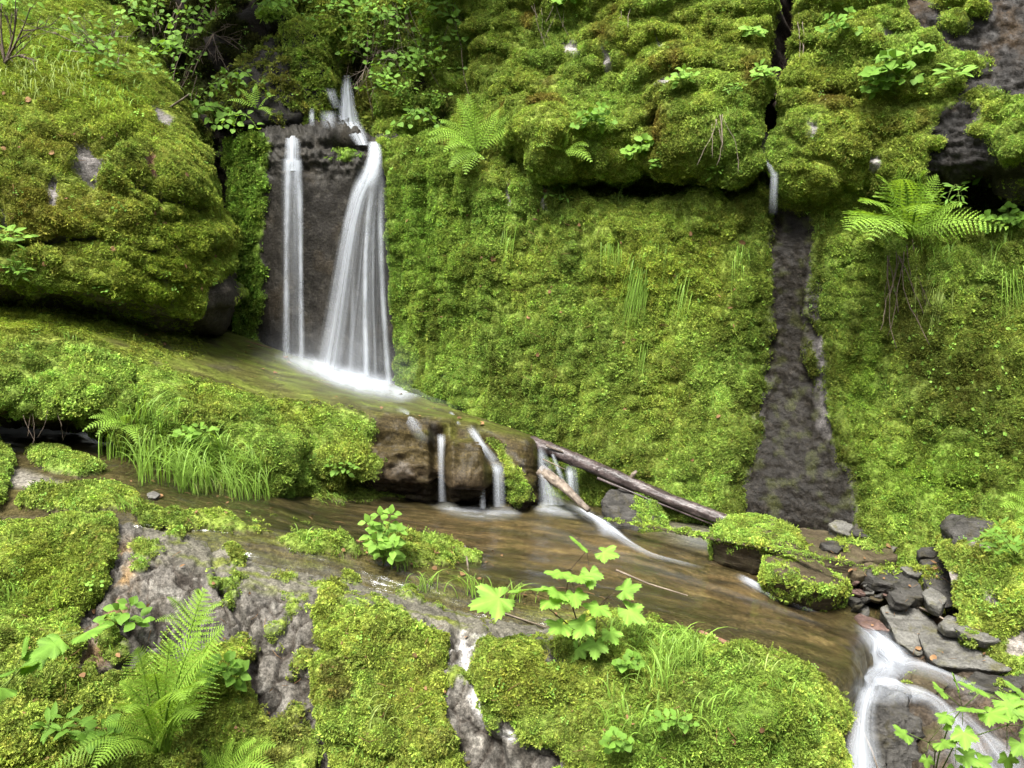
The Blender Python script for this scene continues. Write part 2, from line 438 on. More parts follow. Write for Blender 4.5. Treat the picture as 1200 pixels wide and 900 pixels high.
def leaflet_mesh(name, n, seed):
    """small round-leaved herb growing in the moss"""
    r = random.Random(seed); V = []; Fq = []; C = []
    for k in range(n):
        a = r.uniform(0, 6.283); q = r.uniform(.2, .9); o = Vector((q * math.cos(a), q * math.sin(a), r.uniform(.3, .9)))
        d = Vector((math.cos(a + r.uniform(-.6, .6)), math.sin(a + r.uniform(-.6, .6)), r.uniform(-.4, .5))).normalized(); L = r.uniform(.4, .65)
        s = d.cross(Vector((r.uniform(-.3, .3), r.uniform(-.3, .3), 1))).normalized() * L * .42; i = len(V)
        V.extend([o, o + d * L * .35 + s, o + d * L * .75 + s * .8, o + d * L, o + d * L * .75 - s * .8, o + d * L * .35 - s])
        Fq.extend([(i, i + 1, i + 2, i + 3), (i, i + 3, i + 4, i + 5)]); C.extend([r.uniform(.75, 1.3)] * 6)
    return mesh_np(name, np.array([tuple(v) for v in V]), np.array(Fq), False, None, {'vary': np.array(C)})

PROTO = []
for q, me in enumerate([tuft_mesh('moss_tuft', 34, 1, 'cushion'), tuft_mesh('moss_tuft', 30, 2, 'cushion'), tuft_mesh('moss_tuft', 40, 3, 'feather'), tuft_mesh('moss_tuft', 48, 4, 'feather'), leaflet_mesh('herb_leaflets', 9, 5)]):
    me.materials.append(M['moss']); PROTO.append(bpy.data.objects.new(me.name, me))

def moss_group():
    ng = bpy.data.node_groups.new('moss_carpet', 'GeometryNodeTree')
    ng.interface.new_socket('Geometry', in_out='INPUT', socket_type='NodeSocketGeometry'); ng.interface.new_socket('Geometry', in_out='OUTPUT', socket_type='NodeSocketGeometry')
    N = ng.nodes; L = ng.links.new
    gi = N.new('NodeGroupInput'); go = N.new('NodeGroupOutput'); jn = N.new('GeometryNodeJoinGeometry')
    for p in reversed(PROTO):
        oi = N.new('GeometryNodeObjectInfo'); oi.inputs['Object'].default_value = p; oi.inputs['As Instance'].default_value = False
        g2 = N.new('GeometryNodeGeometryToInstance'); L(oi.outputs['Geometry'], g2.inputs[0]); L(g2.outputs[0], jn.inputs[0])
    ip = N.new('GeometryNodeInstanceOnPoints'); L(gi.outputs[0], ip.inputs['Points']); L(jn.outputs[0], ip.inputs['Instance']); ip.inputs['Pick Instance'].default_value = True
    def na(nm, ty):
        a = N.new('GeometryNodeInputNamedAttribute'); a.data_type = ty; a.inputs['Name'].default_value = nm
        return a.outputs['Attribute']
    er = N.new('FunctionNodeEulerToRotation'); L(na('rot', 'FLOAT_VECTOR'), er.inputs[0]); L(er.outputs[0], ip.inputs['Rotation'])
    L(na('scl', 'FLOAT_VECTOR'), ip.inputs['Scale']); L(na('pick', 'INT'), ip.inputs['Instance Index']); L(ip.outputs[0], go.inputs[0])
    return ng
MOSS_NG = moss_group()

def euler_from(n, spin):
    """rotations taking +z to n with a random spin, as XYZ eulers"""
    a = np.where(np.abs(n[:, 2:3]) < 0.95, np.array([[0, 0, 1.0]]), np.array([[1.0, 0, 0]]))
    x = np.cross(a, n); x /= np.linalg.norm(x, axis=1, keepdims=True); y = np.cross(n, x)
    c, s = np.cos(spin)[:, None], np.sin(spin)[:, None]
    X = x * c + y * s; Y = -x * s + y * c
    ry = np.arcsin(np.clip(-X[:, 2], -1, 1)); rz = np.arctan2(X[:, 1], X[:, 0]); rx = np.arctan2(Y[:, 2], n[:, 2])
    return np.stack([rx, ry, rz], 1)

TUFTS = 0
def scatter(V, Fc, moss, col, parent, size=0.03, dens=2600, name='moss', herb=0.01, lift=0.0, label=None, up=0.25, herbcol=(0.12, 0.22, 0.04), jit=0.3, clump=13.0, picks=(.36, .3, .2, .14)):
    """moss tufts over a mesh: V verts, Fc quads, per-vertex moss 0..1 and albedo; one stuff child of the rock"""
    global TUFTS
    A, B, C_, D = (V[Fc[:, k]] for k in range(4))
    cr = np.cross(C_ - A, D - B); area = 0.5 * np.linalg.norm(cr, axis=1); nrm = cr / (2 * area[:, None] + 1e-12)
    cen = (A + B + C_ + D) / 4; to = np.array([0, 0, CZ]) - cen; to /= np.linalg.norm(to, axis=1, keepdims=True)
    px, py = proj(cen); ok = (px > -110) & (px < 1310) & (py > -90) & (py < 990) & ((nrm * to).sum(1) > -0.35)
    m = moss[Fc].mean(1); m = np.where(m < 0.08, 0, m)
    e = area * dens * np.minimum(m * 1.15, 1) * ok; k = np.floor(e + RNG.random(len(e))).astype(int)
    q = np.repeat(np.arange(len(e)), k); n = len(q)
    if n == 0: return None
    u, v = RNG.random(n)[:, None], RNG.random(n)[:, None]
    P = (A[q] * (1 - u) + B[q] * u) * (1 - v) + (D[q] * (1 - u) + C_[q] * u) * v + nrm[q] * lift
    cc = (col[Fc].mean(1))[q] * np.exp(RNG.normal(0, jit, (n, 1)) * .6) * (1 + RNG.normal(0, .06, (n, 3)))
    f1, f2, cid = worley(P + .02 * RNG.normal(0, .25, P.shape), clump, 17)
    cc = cc * (.74 + .52 * cid)[:, None]; kk = 1.2 - .75 * np.clip(f1, 0, .85)
    nn = nrm[q] + np.array([0, 0, up]) + RNG.normal(0, .3, (n, 3)); nn /= np.linalg.norm(nn, axis=1, keepdims=True)
    P = P + nrm[q] * ((kk - .7) * size * 1.1)[:, None]
    big = fbm(P, 4.5, 3, 61); pick = np.where((big > .12) & (RNG.random(n) < .75), 2 + (RNG.random(n) < .5), 0) + 0
    pick = np.where((big <= .12) & (RNG.random(n) < .5), 1, pick)
    s = size * np.clip(1.0 + 1.3 * big, .65, 1.6) * kk * 1.15 * np.exp(RNG.normal(0, .25, n)) * (0.75 + 0.25 * m[q])
    hb = RNG.random(n) < herb; pick[hb] = 4; s = np.where(hb, s * .9, s); cc[hb] = np.array(herbcol) * np.exp(RNG.normal(0, .3, (hb.sum(), 1)))
    me = bpy.data.meshes.new(name); me.vertices.add(n); me.vertices.foreach_set('co', P.astype(np.float32).ravel())
    a = me.attributes.new('rot', 'FLOAT_VECTOR', 'POINT'); a.data.foreach_set('vector', euler_from(nn, RNG.random(n) * 6.283).astype(np.float32).ravel())
    a = me.attributes.new('scl', 'FLOAT_VECTOR', 'POINT'); a.data.foreach_set('vector', np.repeat(s.astype(np.float32), 3))
    a = me.attributes.new('pick', 'INT', 'POINT'); a.data.foreach_set('value', pick.astype(np.int32))
    a = me.attributes.new('col', 'FLOAT_COLOR', 'POINT'); a.data.foreach_set('color', np.concatenate([np.clip(cc, 0.003, .8), np.ones((n, 1))], 1).astype(np.float32).ravel())
    o = link(name, me, M['moss'], parent); o['kind'] = 'stuff'
    if label: o['label'] = label
    md = o.modifiers.new('moss', 'NODES'); md.node_group = MOSS_NG
    TUFTS += n
    return o

YEL, GRN, OLV, BRN, LIM = (0.262, 0.322, 0.052), (0.145, 0.225, 0.040), (0.105, 0.11, 0.02), (0.085, 0.052, 0.02), (0.24, 0.36, 0.066)
def moss_col(P, wy=.3, wg=.4, wo=.2, wb=.1, wl=.15, s=3.0, seed=0):
    """patches of moss kinds: yellow, green, olive, brown, lime"""
    c = None; tot = 0
    for k, (w, q) in enumerate(((wy, YEL), (wg, GRN), (wo, OLV), (wb, BRN), (wl, LIM))):
        f = np.exp(fbm(P, s, 4, seed + 31 * k, .62) * 5.5) * w
        c = f[..., None] * np.array(q) + (0 if c is None else c); tot = tot + f
    return c / tot[..., None]
# ================================================================ the rock and moss terrain
ROCKC = (0.075, 0.07, 0.068); WETC = (0.035, 0.03, 0.028)

def lumps(P, sc, seed):
    f1, f2, _ = worley(P + 0.25 / sc * np.stack([perlin(P * sc * 1.3, seed + 5), perlin(P * sc * 1.3, seed + 6), perlin(P * sc * 1.3, seed + 7)], -1), sc, seed)
    return 1 - np.clip(f1, 0, 1.1) ** 1.6

def mats(P, f, seed, wob=1.5):
    """overlapping moss mats: each swells downwards to a lip and is undercut below it"""
    ph = P[..., 2] * f + wob * fbm(P * np.array([1, 1, .5]), 1.9, 3, seed); t = 1 - (ph - np.floor(ph))
    return t ** 1.2 * sst(1.0, .84, t) * sst(-.25, .2, fbm(P, 2.6, 3, seed + 4))

def finish(s, moss, mcol, rock, wetm=None, clump=13.0, hmask=1.0, moss_h=0.03, size=0.03, dens=2600, herb=0.01, mat='terrain', label='', cat='', jit=.3, mosslabel=None, kind='structure', under=0.55):
    s.moss = np.clip(moss, 0, 1)
    s.col = np.broadcast_to(np.array(rock, float), s.G.shape).copy() if np.ndim(rock) == 1 else rock.copy()
    s.col = s.col + (mcol * under - s.col) * sst(0.18, 0.55, s.moss)[..., None]
    if wetm is not None: s.wet = wetm
    if moss_h: s.disp(s.moss * moss_h * hmask)
    ob = s.build(M[mat], label, cat, kind)
    scatter(s.V, s.Fc, s.moss.ravel(), mcol.reshape(-1, 3), ob, size, dens, 'moss', herb, jit=jit, clump=clump, label=mosslabel)
    return ob

# ---------------------------------------------------------------- the long mossy cliff on the right
s = Surf('cliff', [
  [(380,-330,8.2),(560,-320,7.6),(700,-300,6.9),(900,-300,6.4),(1100,-300,5.8),(1550,-300,5.0)],
  [(440,0,6.9),(540,0,6.75),(575,0,6.35),(640,0,6.1),(760,0,5.85),(900,0,5.65),(1000,0,5.4),(1200,0,4.95),(1550,0,4.4)],
  [(440,90,6.7),(535,90,6.7),(575,90,6.3),(640,90,5.95),(700,90,5.8),(800,90,5.6),(905,90,5.55),(1000,90,5.25),(1200,90,4.8),(1550,90,4.3)],
  [(440,150,6.5),(530,150,6.45),(590,150,6.05),(640,172,5.7),(690,186,5.62),(760,186,5.62),(800,178,5.4),(880,186,5.32),(905,190,5.5),(940,204,5.22),(1000,208,5.2),(1090,204,5.02),(1200,200,4.72),(1550,190,4.2)],
  [(440,160,6.45),(530,160,6.4),(590,170,6.05),(640,186,6.1),(690,199,6.2),(760,200,6.15),(800,200,5.95),(880,205,5.9),(905,202,5.7),(940,214,5.38),(1000,216,5.32),(1075,213,5.35),(1095,211,5.85),(1200,212,5.55),(1550,205,4.9)],
  [(440,166,6.4),(530,166,6.3),(590,182,6.05),(640,208,6.2),(690,232,6.3),(760,230,6.25),(800,236,5.95),(880,236,5.85),(905,240,5.7),(940,234,5.38),(1000,238,5.32),(1075,240,5.35),(1095,243,5.85),(1200,254,5.5),(1550,260,4.9)],
  [(445,174,6.15),(530,182,6.05),(600,208,5.85),(700,250,5.75),(760,252,5.7),(800,252,5.6),(870,254,5.5),(905,260,5.5),(940,258,5.4),(1000,262,5.25),(1090,266,5.12),(1200,272,4.92),(1550,285,4.4)],
  [(455,250,6.1),(520,250,5.95),(600,255,5.78),(760,280,5.55),(905,290,5.42),(1000,292,5.15),(1200,300,4.8),(1550,310,4.3)],
  [(460,330,6.08),(600,330,5.75),(760,345,5.5),(905,350,5.38),(1000,350,5.12),(1200,360,4.72),(1550,370,4.25)],
  [(462,420,6.0),(600,430,5.68),(760,440,5.38),(905,450,5.28),(1000,450,5.03),(1200,465,4.58),(1550,480,4.1)],
  [(464,455,5.95),(540,485,5.75),(620,522,5.55),(740,562,5.2),(850,600,4.98),(950,615,4.82),(1100,640,4.5),(1250,665,4.15),(1550,690,3.7)],
  [(470,520,5.9),(540,550,5.7),(620,580,5.5),(740,620,5.15),(850,660,4.93),(950,680,4.77),(1100,700,4.45),(1250,720,4.1),(1550,750,3.6)],
], step=2.7, smooth=12)
wl = sst(120, 180, s.py) * sst(310, 245, s.py)
s.G = s.G + np.stack([0 * wl, .05 * wl * fbm(s.G * np.array([2.4, .3, .3]), 1, 3, 99), .17 * wl * fbm(s.G * np.array([1.9, .3, .3]), 1, 4, 97, .6)], -1); s.N = grid_normals(s.G); s.px, s.py = proj(s.G)
px, py, P = s.px, s.py, s.G
upper = 1 - sst(195, 250, py - np.interp(px, [440, 600, 760, 900, 1200], [-40, -10, 15, 25, 25]))
chim = line_near(px + 6 * perlin(P * 9, 3), py, [(926,-60),(918,40),(910,90),(900,140),(897,180),(900,215)], 21)
bare = poly_in(px + 14 * fbm(P, 6, 3, 40), py + 10 * fbm(P, 6, 3, 41), [(1048,-10),(1072,40),(1108,62),(1128,100),(1100,128),(1088,160),(1080,206),(1130,212),(1300,212),(1500,180),(1500,-120),(1060,-120)], 8)
bare = np.clip(bare - 1.3 * sum(blob(px, py, *b) for b in [(1112,6,20,8),(1118,34,14,8),(1142,20,12,6),(1124,78,26,8),(1155,116,22,9),(1182,138,26,12),(1190,150,24,18),(1155,155,16,7),(1190,172,16,12),(1097,168,9,5),(1105,120,12,8)]), 0, 1)
streak = poly_in(px + 26 * fbm(P * np.array([1, 1, .6]), 7, 4, 50), py, [(898,246),(948,246),(956,330),(954,420),(966,500),(994,560),(1004,660),(868,665),(872,570),(886,500),(898,430),(900,330)], 18)
streak2 = poly_in(px + 4 * fbm(P, 9, 3, 52), py, [(957,395),(968,395),(974,510),(960,515)], 7) * .9
dry = np.clip(sum(poly_in(px + 5 * perlin(P * 12, 8), py + 5 * perlin(P * 12, 9), q, 4) for q in [
  [(655,44),(676,50),(684,70),(664,66)], [(706,58),(720,66),(718,88),(706,84)], [(764,34),(776,50),(780,62),(770,58)], [(765,100),(800,96),(800,112),(768,112)], [(594,196),(602,240),(594,244)], [(632,218),(640,222),(638,250),(632,246)],
  [(1035,40),(1050,42),(1046,56),(1036,54)], [(950,156),(960,158),(958,172),(950,170)],[(1015,180),(1030,186),(1026,200),(1015,196)]]), 0, 1)
recess = sst(0.12, 0.3, np.abs(0)) * 0
Q = P * np.array([1, 1, 1.7]) + .12 * np.stack([fbm(P, 3, 3, 11), fbm(P, 3, 3, 12), fbm(P, 3, 3, 13)], -1)
big = lumps(Q, 2.6, 4); med = lumps(Q, 6.5, 5); sml = lumps(Q, 17, 6)
fold = fbm(P * np.array([9, 9, 1.3]), 1, 3, 70)
d = upper * (0.05 * (big - .55) + 0.025 * (med - .5) + .015 * (sml - .5) + .15 * fbm(P, 1.5, 3, 76) + .11 * mats(P * np.array([.6, .6, 1]), 3.1, 83, 2.2) + .05 * mats(P * np.array([.7, .7, 1]), 7, 84, 2.2) + .06 * fbm(P * np.array([.8, .8, 1.8]), 3.2, 4, 87, .55, True)) * (1 - .8 * bare) + (1 - upper) * (1 - .85 * streak) * (0.022 * (med - .5) + 0.014 * (sml - .5) + 0.11 * fbm(P, 2.0, 3, 71) + .12 * fold + .022 * mats(P, 5, 85, 2.5) + .018 * mats(P, 11, 86, 2.5))
d += bare * (.03 * fbm(P * np.array([1, 1, 2.0]), 5, 5, 72, .65, True) + .018 * fbm(P * np.array([1, 1, 1.6]), 16, 4, 78, .6, True)) - chim * .55 - streak * (.025 - .012 * fbm(P, 26, 3, 74)) - .03 * streak2 + .015 * fbm(P, 14, 3, 73)
d += .16 * upper * (blob(px, py, 650, 165, 36, 26) + .9 * blob(px, py, 835, 150, 50, 32) + blob(px, py, 985, 150, 60, 40) * .4) + .05 * blob(px, py, 880, 255, 26, 10)
d -= .2 * (blob(px, py, 625, 118, 16, 10) + blob(px, py, 552, 60, 12, 50) + .5 * blob(px, py, 772, 150, 12, 30) + .6 * blob(px, py, 985, 115, 34, 9) + .5 * blob(px, py, 1005, 120, 12, 10))
s.disp(d)
s.px, s.py = proj(s.G); px, py = s.px, s.py
up_m = moss_col(P, .55, .18, .12, .04, .36, 2.6, 200); lo_m = moss_col(P, .26, .36, .10, .04, .40, 2.2, 210)
mc = lo_m * (1 - upper)[..., None] + up_m * upper[..., None]
def tint(mc, m, c): return mc + (np.array(c) - mc) * np.clip(m, 0, 1)[..., None]
mc = tint(mc, .55 * blob(px, py, 500, 280, 50, 130), (.105, .205, .022))
mc = tint(mc, .55 * blob(px, py, 800, 320, 60, 60) + .5 * blob(px, py, 730, 330, 40, 30), (.23, .26, .03))
mc = tint(mc, .85 * blob(px, py, 1110, 420, 90, 80) + .6 * blob(px, py, 1050, 360, 30, 50) + .45 * blob(px, py, 1180, 520, 60, 60) + .4 * blob(px, py, 700, 520, 60, 40), (.055, .065, .012))
mc = tint(mc, .6 * blob(px, py, 1085, 560, 80, 40) + .5 * blob(px, py, 1010, 450, 22, 80), (.12, .23, .022))
mc = tint(mc, .55 * line_near(px, py, [(890, 270), (895, 480)], 34) + .6 * line_near(px, py, [(957,330),(968,520)], 16), (.07, .12, .016))
mc = tint(mc, .8 * (blob(px, py, 705, 40, 14, 10) + blob(px, py, 975, 115, 30, 12) + blob(px, py, 770, 145, 14, 28) + blob(px, py, 790, 70, 12, 18) + blob(px, py, 880, 85, 14, 22)), (.10, .055, .015))
mc = tint(mc, .7 * sst(.22, .45, fbm(P, 3.4, 4, 96)) * upper, (.15, .095, .022))
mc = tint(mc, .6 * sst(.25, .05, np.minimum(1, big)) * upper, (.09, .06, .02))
streak = np.clip(streak * (1.25 - .55 * sst(-.05, .3, fbm(P * np.array([1, 1, .45]), 14, 3, 93)) * sst(.98, .4, streak)), 0, 1)
vst = fbm(P * np.array([7, 7, .9]), 1, 4, 94)
near = poly_in(px + 20 * fbm(P, 5, 3, 95), py, [(885,246),(960,246),(972,330),(975,420),(990,500),(1015,560),(1020,660),(850,665),(856,570),(872,500),(885,430),(885,330)], 26)
mc = tint(mc, .8 * near, (.05, .062, .012))
mc = tint(mc, .55 * sst(.05, .4, vst) * (1 - upper), (.07, .075, .014)); mc = tint(mc, .5 * sst(.05, .4, -vst) * (1 - upper), (.23, .31, .05))
thin = sst(.18, .42, fbm(P, 7, 3, 77)) * (1 - upper) * .35
moss = np.clip(1 - np.clip(bare, 0, 1) - streak - streak2 - dry - np.clip(chim * 2.4, 0, 1), 0, 1) * (1 - thin)
moss = moss * (1 - .9 * poly_in(px, py, [(1085,212),(1300,216),(1300,256),(1180,248),(1100,240)], 6))
rock = np.broadcast_to(np.array(ROCKC), s.G.shape).copy()
def lay(a, m, c): a += (np.array(c) - a) * np.clip(m, 0, 1)[..., None]
lay(rock, streak, (.0085, .0074, .0058)); lay(rock, streak * sst(.12, .4, fbm(P, 34, 3, 90)) * .7, (.024, .021, .017)); lay(rock, streak * sst(0.02, .3, fbm(P, 10, 3, 91)) * .7, (.020, .022, .007))
lay(rock, bare, (.012, .011, .010)); lay(rock, bare * sst(.05, .35, fbm(P, 5, 4, 92)) * .6, (.03, .019, .009)); lay(rock, bare * sst(.1, .35, fbm(P, 22, 3, 98)) * .7, (.045, .043, .042)); lay(rock, dry, (.17, .16, .15)); lay(rock, chim, (.03, .022, .016))
wet = np.clip(streak + bare + chim * .4, 0, 1) * .85
CLIFF = finish(s, moss, mc, rock, wet, 17.0, 1.0, .02, .0155, 9800, .006, 'terrain', 'tall moss-covered rock cliff with dark overhang and a wet brown streak down it', 'cliff', jit=.32)

# ---------------------------------------------------------------- dark wet rock wall behind the waterfall
s = Surf('fall_wall', [
  [(150,-60,8.2),(300,-60,8.2),(405,-40,8.2),(500,-60,8.2),(640,-60,8.2)],
  [(200,78,7.3),(300,78,7.25),(372,82,7.2),(404,96,7.2),(430,84,7.2),(520,78,7.3),(620,78,7.4)],
  [(200,130,7.2),(300,134,7.1),(380,128,7.0),(404,134,6.95),(440,150,6.9),(520,134,7.1),(620,134,7.3)],
  [(225,152,7.1),(300,158,6.75),(345,150,6.75),(376,138,6.8),(415,150,6.6),(440,166,6.55),(470,168,6.5),(520,160,6.9)],
  [(235,160,7.0),(266,162,6.55),(312,160,6.28),(345,162,6.22),(390,160,6.22),(436,169,6.2),(466,170,6.3),(520,168,6.6)],
  [(240,200,6.95),(266,200,6.5),(312,196,6.22),(345,196,6.17),(390,196,6.17),(436,200,6.16),(466,200,6.24),(520,200,6.5)],
  [(240,280,6.9),(272,280,6.42),(312,280,6.2),(345,280,6.12),(390,280,6.12),(436,285,6.12),(466,290,6.2),(520,290,6.4)],
  [(250,350,6.8),(280,350,6.37),(312,350,6.15),(345,360,6.08),(390,370,6.08),(436,380,6.06),(468,385,6.12),(520,385,6.3)],
  [(250,410,6.4),(280,410,6.3),(312,416,6.08),(345,430,6.0),(390,445,5.96),(436,455,5.94),(475,470,5.98),(530,490,6.2)],
  [(250,470,6.4),(312,470,6.08),(390,500,5.96),(475,530,5.98),(530,540,6.2)],
], step=2.2, smooth=6)
px, py, P = s.px, s.py, s.G
d = .07 * fbm(P, 4, 4, 300, .6, True) * sst(230, 180, py) + .012 * fbm(P * np.array([1, 1, .5]), 14, 4, 301) + .04 * fbm(P, 9, 4, 302, .6, True) * sst(215, 190, py)
d += -.16 * blob(px, py, 400, 170, 34, 7)
s.disp(d); px, py = proj(s.G)
mossm = poly_in(px + 12 * fbm(P, 7, 3, 303), py, [(266,166),(300,158),(318,170),(306,250),(308,330),(302,400),(284,410),(276,300)], 6)
mossm = np.maximum(mossm, .8 * blob(px, py, 400, 182, 18, 9) * sst(.0, .2, fbm(P, 12, 3, 306)))
mossm = np.maximum(mossm, sst(436, 446, px) * sst(172, 120, py) * sst(80, 95, py))
mc = tint(moss_col(P, .12, .5, .2, .1, .2, 3, 304), .6 + 0 * px, (.13, .235, .03))
rock = np.broadcast_to(np.array((.013, .0118, .0098)), s.G.shape).copy()
lay(rock, sst(.0, .4, fbm(P, 18, 4, 305)) * .7, (.028, .0255, .021)); lay(rock, sst(235, 190, py) * .5, (.036, .034, .030)); lay(rock, .3 * sst(.1, .4, fbm(P, 5, 3, 307)), (.028, .021, .012)); lay(rock, sst(300, 280, px), (.012, .010, .008))  # last layer paints the shadowed gap left of the moss strip near-black
finish(s, mossm, mc, rock, .75 + 0 * px, 13.0, 1.0, .03, .03, 2800, .01, 'terrain', 'dark wet rock wall directly behind the two white strands of the waterfall', 'rock wall')

# ---------------------------------------------------------------- dark bank above the fall, under the hanging plants
s = Surf('upper_bank', [
  [(60,-260,9.0),(200,-260,8.6),(400,-260,8.4),(700,-260,8.0)],
  [(60,-30,7.6),(200,-30,7.3),(330,-30,7.1),(480,-30,7.0),(700,-30,7.1)],
  [(60,40,7.3),(200,40,7.0),(300,40,6.75),(370,40,6.95),(405,52,7.15),(440,40,6.9),(540,40,6.8),(700,40,6.9)],
  [(60,80,7.2),(200,80,6.9),(300,84,6.6),(370,76,6.95),(405,88,7.12),(440,86,6.75),(540,90,6.65),(700,90,6.8)],
  [(60,130,7.2),(200,118,6.8),(300,130,6.5),(368,100,6.95),(405,92,7.2),(436,120,6.6),(540,130,6.5),(700,130,6.7)],
  [(60,160,7.2),(200,135,6.7),(300,150,6.45),(366,116,7.0),(405,96,7.3),(438,158,6.5),(540,166,6.35),(700,170,6.6)],
  [(60,164,8.4),(200,140,8.4),(300,155,8.0),(366,120,7.6),(405,98,7.8),(438,162,7.2),(540,170,7.0),(700,174,7.2)],
], step=2.6, smooth=5)
px, py, P = s.px, s.py, s.G
d = .30 * (lumps(P, 1.9, 400) - .5) + .13 * (lumps(P, 5, 401) - .5) + .04 * fbm(P, 9, 4, 402)
d += -.3 * blob(px, py, 350, 30, 12, 24) - .25 * blob(px, py, 325, 100, 14, 30) - .25 * blob(px, py, 545, 70, 12, 60)
s.disp(d * sst(-200, -60, py)); px, py = proj(s.G)
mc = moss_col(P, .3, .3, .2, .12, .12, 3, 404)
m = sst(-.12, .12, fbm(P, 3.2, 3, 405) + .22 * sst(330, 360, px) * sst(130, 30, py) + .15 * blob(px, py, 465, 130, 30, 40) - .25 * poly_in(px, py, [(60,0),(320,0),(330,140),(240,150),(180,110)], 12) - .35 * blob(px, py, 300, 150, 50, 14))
dk = np.clip(1 - m, 0, 1); mc = tint(mc, dk, (.026, .030, .008)); m = np.clip(np.maximum(m, .8 * sst(-.2, .1, fbm(P, 5, 3, 409))), 0, 1) * (1 - .8 * blob(px, py, 545, 70, 14, 70))  # very dark moss tint puts the bank's shade into its colour
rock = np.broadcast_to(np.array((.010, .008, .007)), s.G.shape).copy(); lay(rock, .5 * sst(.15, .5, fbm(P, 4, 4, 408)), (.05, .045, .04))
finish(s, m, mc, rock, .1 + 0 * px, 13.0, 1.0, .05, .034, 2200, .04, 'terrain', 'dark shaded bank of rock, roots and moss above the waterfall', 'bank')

# ---------------------------------------------------------------- big mossy outcrop on the left
s = Surf('rock_outcrop', [
  [(-420,-200,8.4),(-100,-160,8.4),(60,-100,8.3),(180,-20,8.0),(215,100,7.6),(205,150,7.6)],
  [(-420,-40,6.6),(-100,-10,6.6),(40,20,6.55),(130,62,6.5),(196,104,6.5),(214,150,7.3)],
  [(-420,40,5.5),(-100,50,5.6),(40,76,5.75),(130,104,5.85),(212,138,5.95),(222,170,7.0)],
  [(-420,120,4.9),(-100,118,5.05),(40,135,5.2),(130,160,5.3),(190,172,5.5),(232,186,5.75),(236,210,6.8)],
  [(-420,180,4.55),(-100,176,4.7),(40,180,4.85),(130,195,4.95),(200,205,5.2),(250,232,5.6),(246,250,6.6)],
  [(-420,260,4.4),(-100,262,4.5),(40,265,4.7),(120,275,4.82),(200,285,5.05),(270,300,5.55),(262,310,6.5)],
  [(-420,320,4.4),(-100,318,4.5),(40,325,4.68),(120,340,4.82),(200,345,5.05),(276,352,5.5),(268,360,6.5)],
  [(-420,345,4.6),(-100,340,4.8),(40,342,4.95),(110,352,5.05),(190,372,5.25),(272,374,5.6),(264,375,6.5)],
  [(-420,350,6.2),(-100,344,6.3),(40,344,6.4),(110,352,6.4),(190,368,6.5),(262,370,6.7),(258,372,7.2)],
], step=2.6, smooth=12)
px, py, P = s.px, s.py, s.G
Pd = np.stack([P[..., 0] * .6, P[..., 1] * .6, P[..., 2] + .45 * P[..., 0]], -1)
d = .07 * mats(Pd, 2.4, 520, 1.4) + .03 * mats(Pd, 6, 521, 1.6) + .05 * (lumps(P, 1.8, 500) - .5) + .04 * fbm(Pd * np.array([1, 1, 1.6]), 2.6, 4, 522, .55, True) + .012 * (lumps(P * np.array([1, 1, 1.6]), 6, 501) - .5) + .015 * (lumps(P, 18, 503) - .5) + .02 * fbm(P, 9, 4, 502)
d += .1 * line_near(px, py, [(60,128),(110,150),(140,172)], 30) - .16 * line_near(px, py, [(60,170),(120,184),(150,176)], 12) - .10 * line_near(px + 8 * perlin(P * 6, 31), py, [(150,214),(190,236),(236,250)], 9) - .10 * line_near(px + 8 * perlin(P * 6, 32), py, [(20,292),(110,282),(180,300)], 9) - .1 * line_near(px, py, [(0,152),(60,170)], 10) - .08 * blob(px, py, 200, 262, 30, 8) - .07 * blob(px, py, 178, 200, 8, 20)
d -= .18 * blob(px, py, 258, 352, 26, 30) * 0
s.disp(d); px, py = proj(s.G)
mc = moss_col(P, .62, .14, .20, .06, .22, 2.4, 504)
mc = tint(mc, .85 * poly_in(px, py, [(-400,-50),(0,20),(100,60),(180,120),(170,165),(120,160),(60,125),(-400,110)], 20), (.19, .245, .03))
mc = tint(mc, .8 * blob(px, py, 210, 290, 55, 70) + .7 * blob(px, py, 180, 345, 80, 30), (.17, .225, .026))
mc = tint(mc, .6 * blob(px, py, 60, 250, 90, 40) + .5 * blob(px, py, 60, 170, 60, 14), (.15, .115, .02))
bare = np.clip(sum(poly_in(px + 9 * fbm(P, 10, 3, 505), py + 7 * fbm(P, 10, 3, 506), q, 5) for q in [
  [(178,120),(208,142),(200,152),(182,146)], [(80,162),(102,168),(120,192),(110,224),(90,210)], [(170,170),(186,178),(188,212),(172,206)], [(56,205),(70,210),(66,250),(58,245)], [(152,210),(172,220),(168,228),(150,220)], [(0,240),(6,245),(12,270),(0,272)], [(245,335),(280,310),(285,400),(225,390)], [(182,222),(192,226),(192,242),(182,240)]]), 0, 1)
m = np.clip(1 - bare, 0, 1) * (1 - .45 * sst(.12, .35, fbm(P, 6, 4, 507)) * sst(140, 190, py)) * (1 - .9 * sst(.5, .85, -s.N[..., 2]))
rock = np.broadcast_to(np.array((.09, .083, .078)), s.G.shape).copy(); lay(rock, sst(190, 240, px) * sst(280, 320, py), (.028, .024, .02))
lay(rock, poly_in(px, py, [(168,170),(190,178),(190,212),(170,208)], 8), (.11, .06, .04))
finish(s, m, mc, rock, .15 + .3 * sst(200, 250, px), 13.0, 1.0, .026, .0175, 7800, .005, 'terrain', 'huge rounded rock outcrop left of the waterfall, covered in yellow-olive moss', 'rock outcrop', jit=.32)

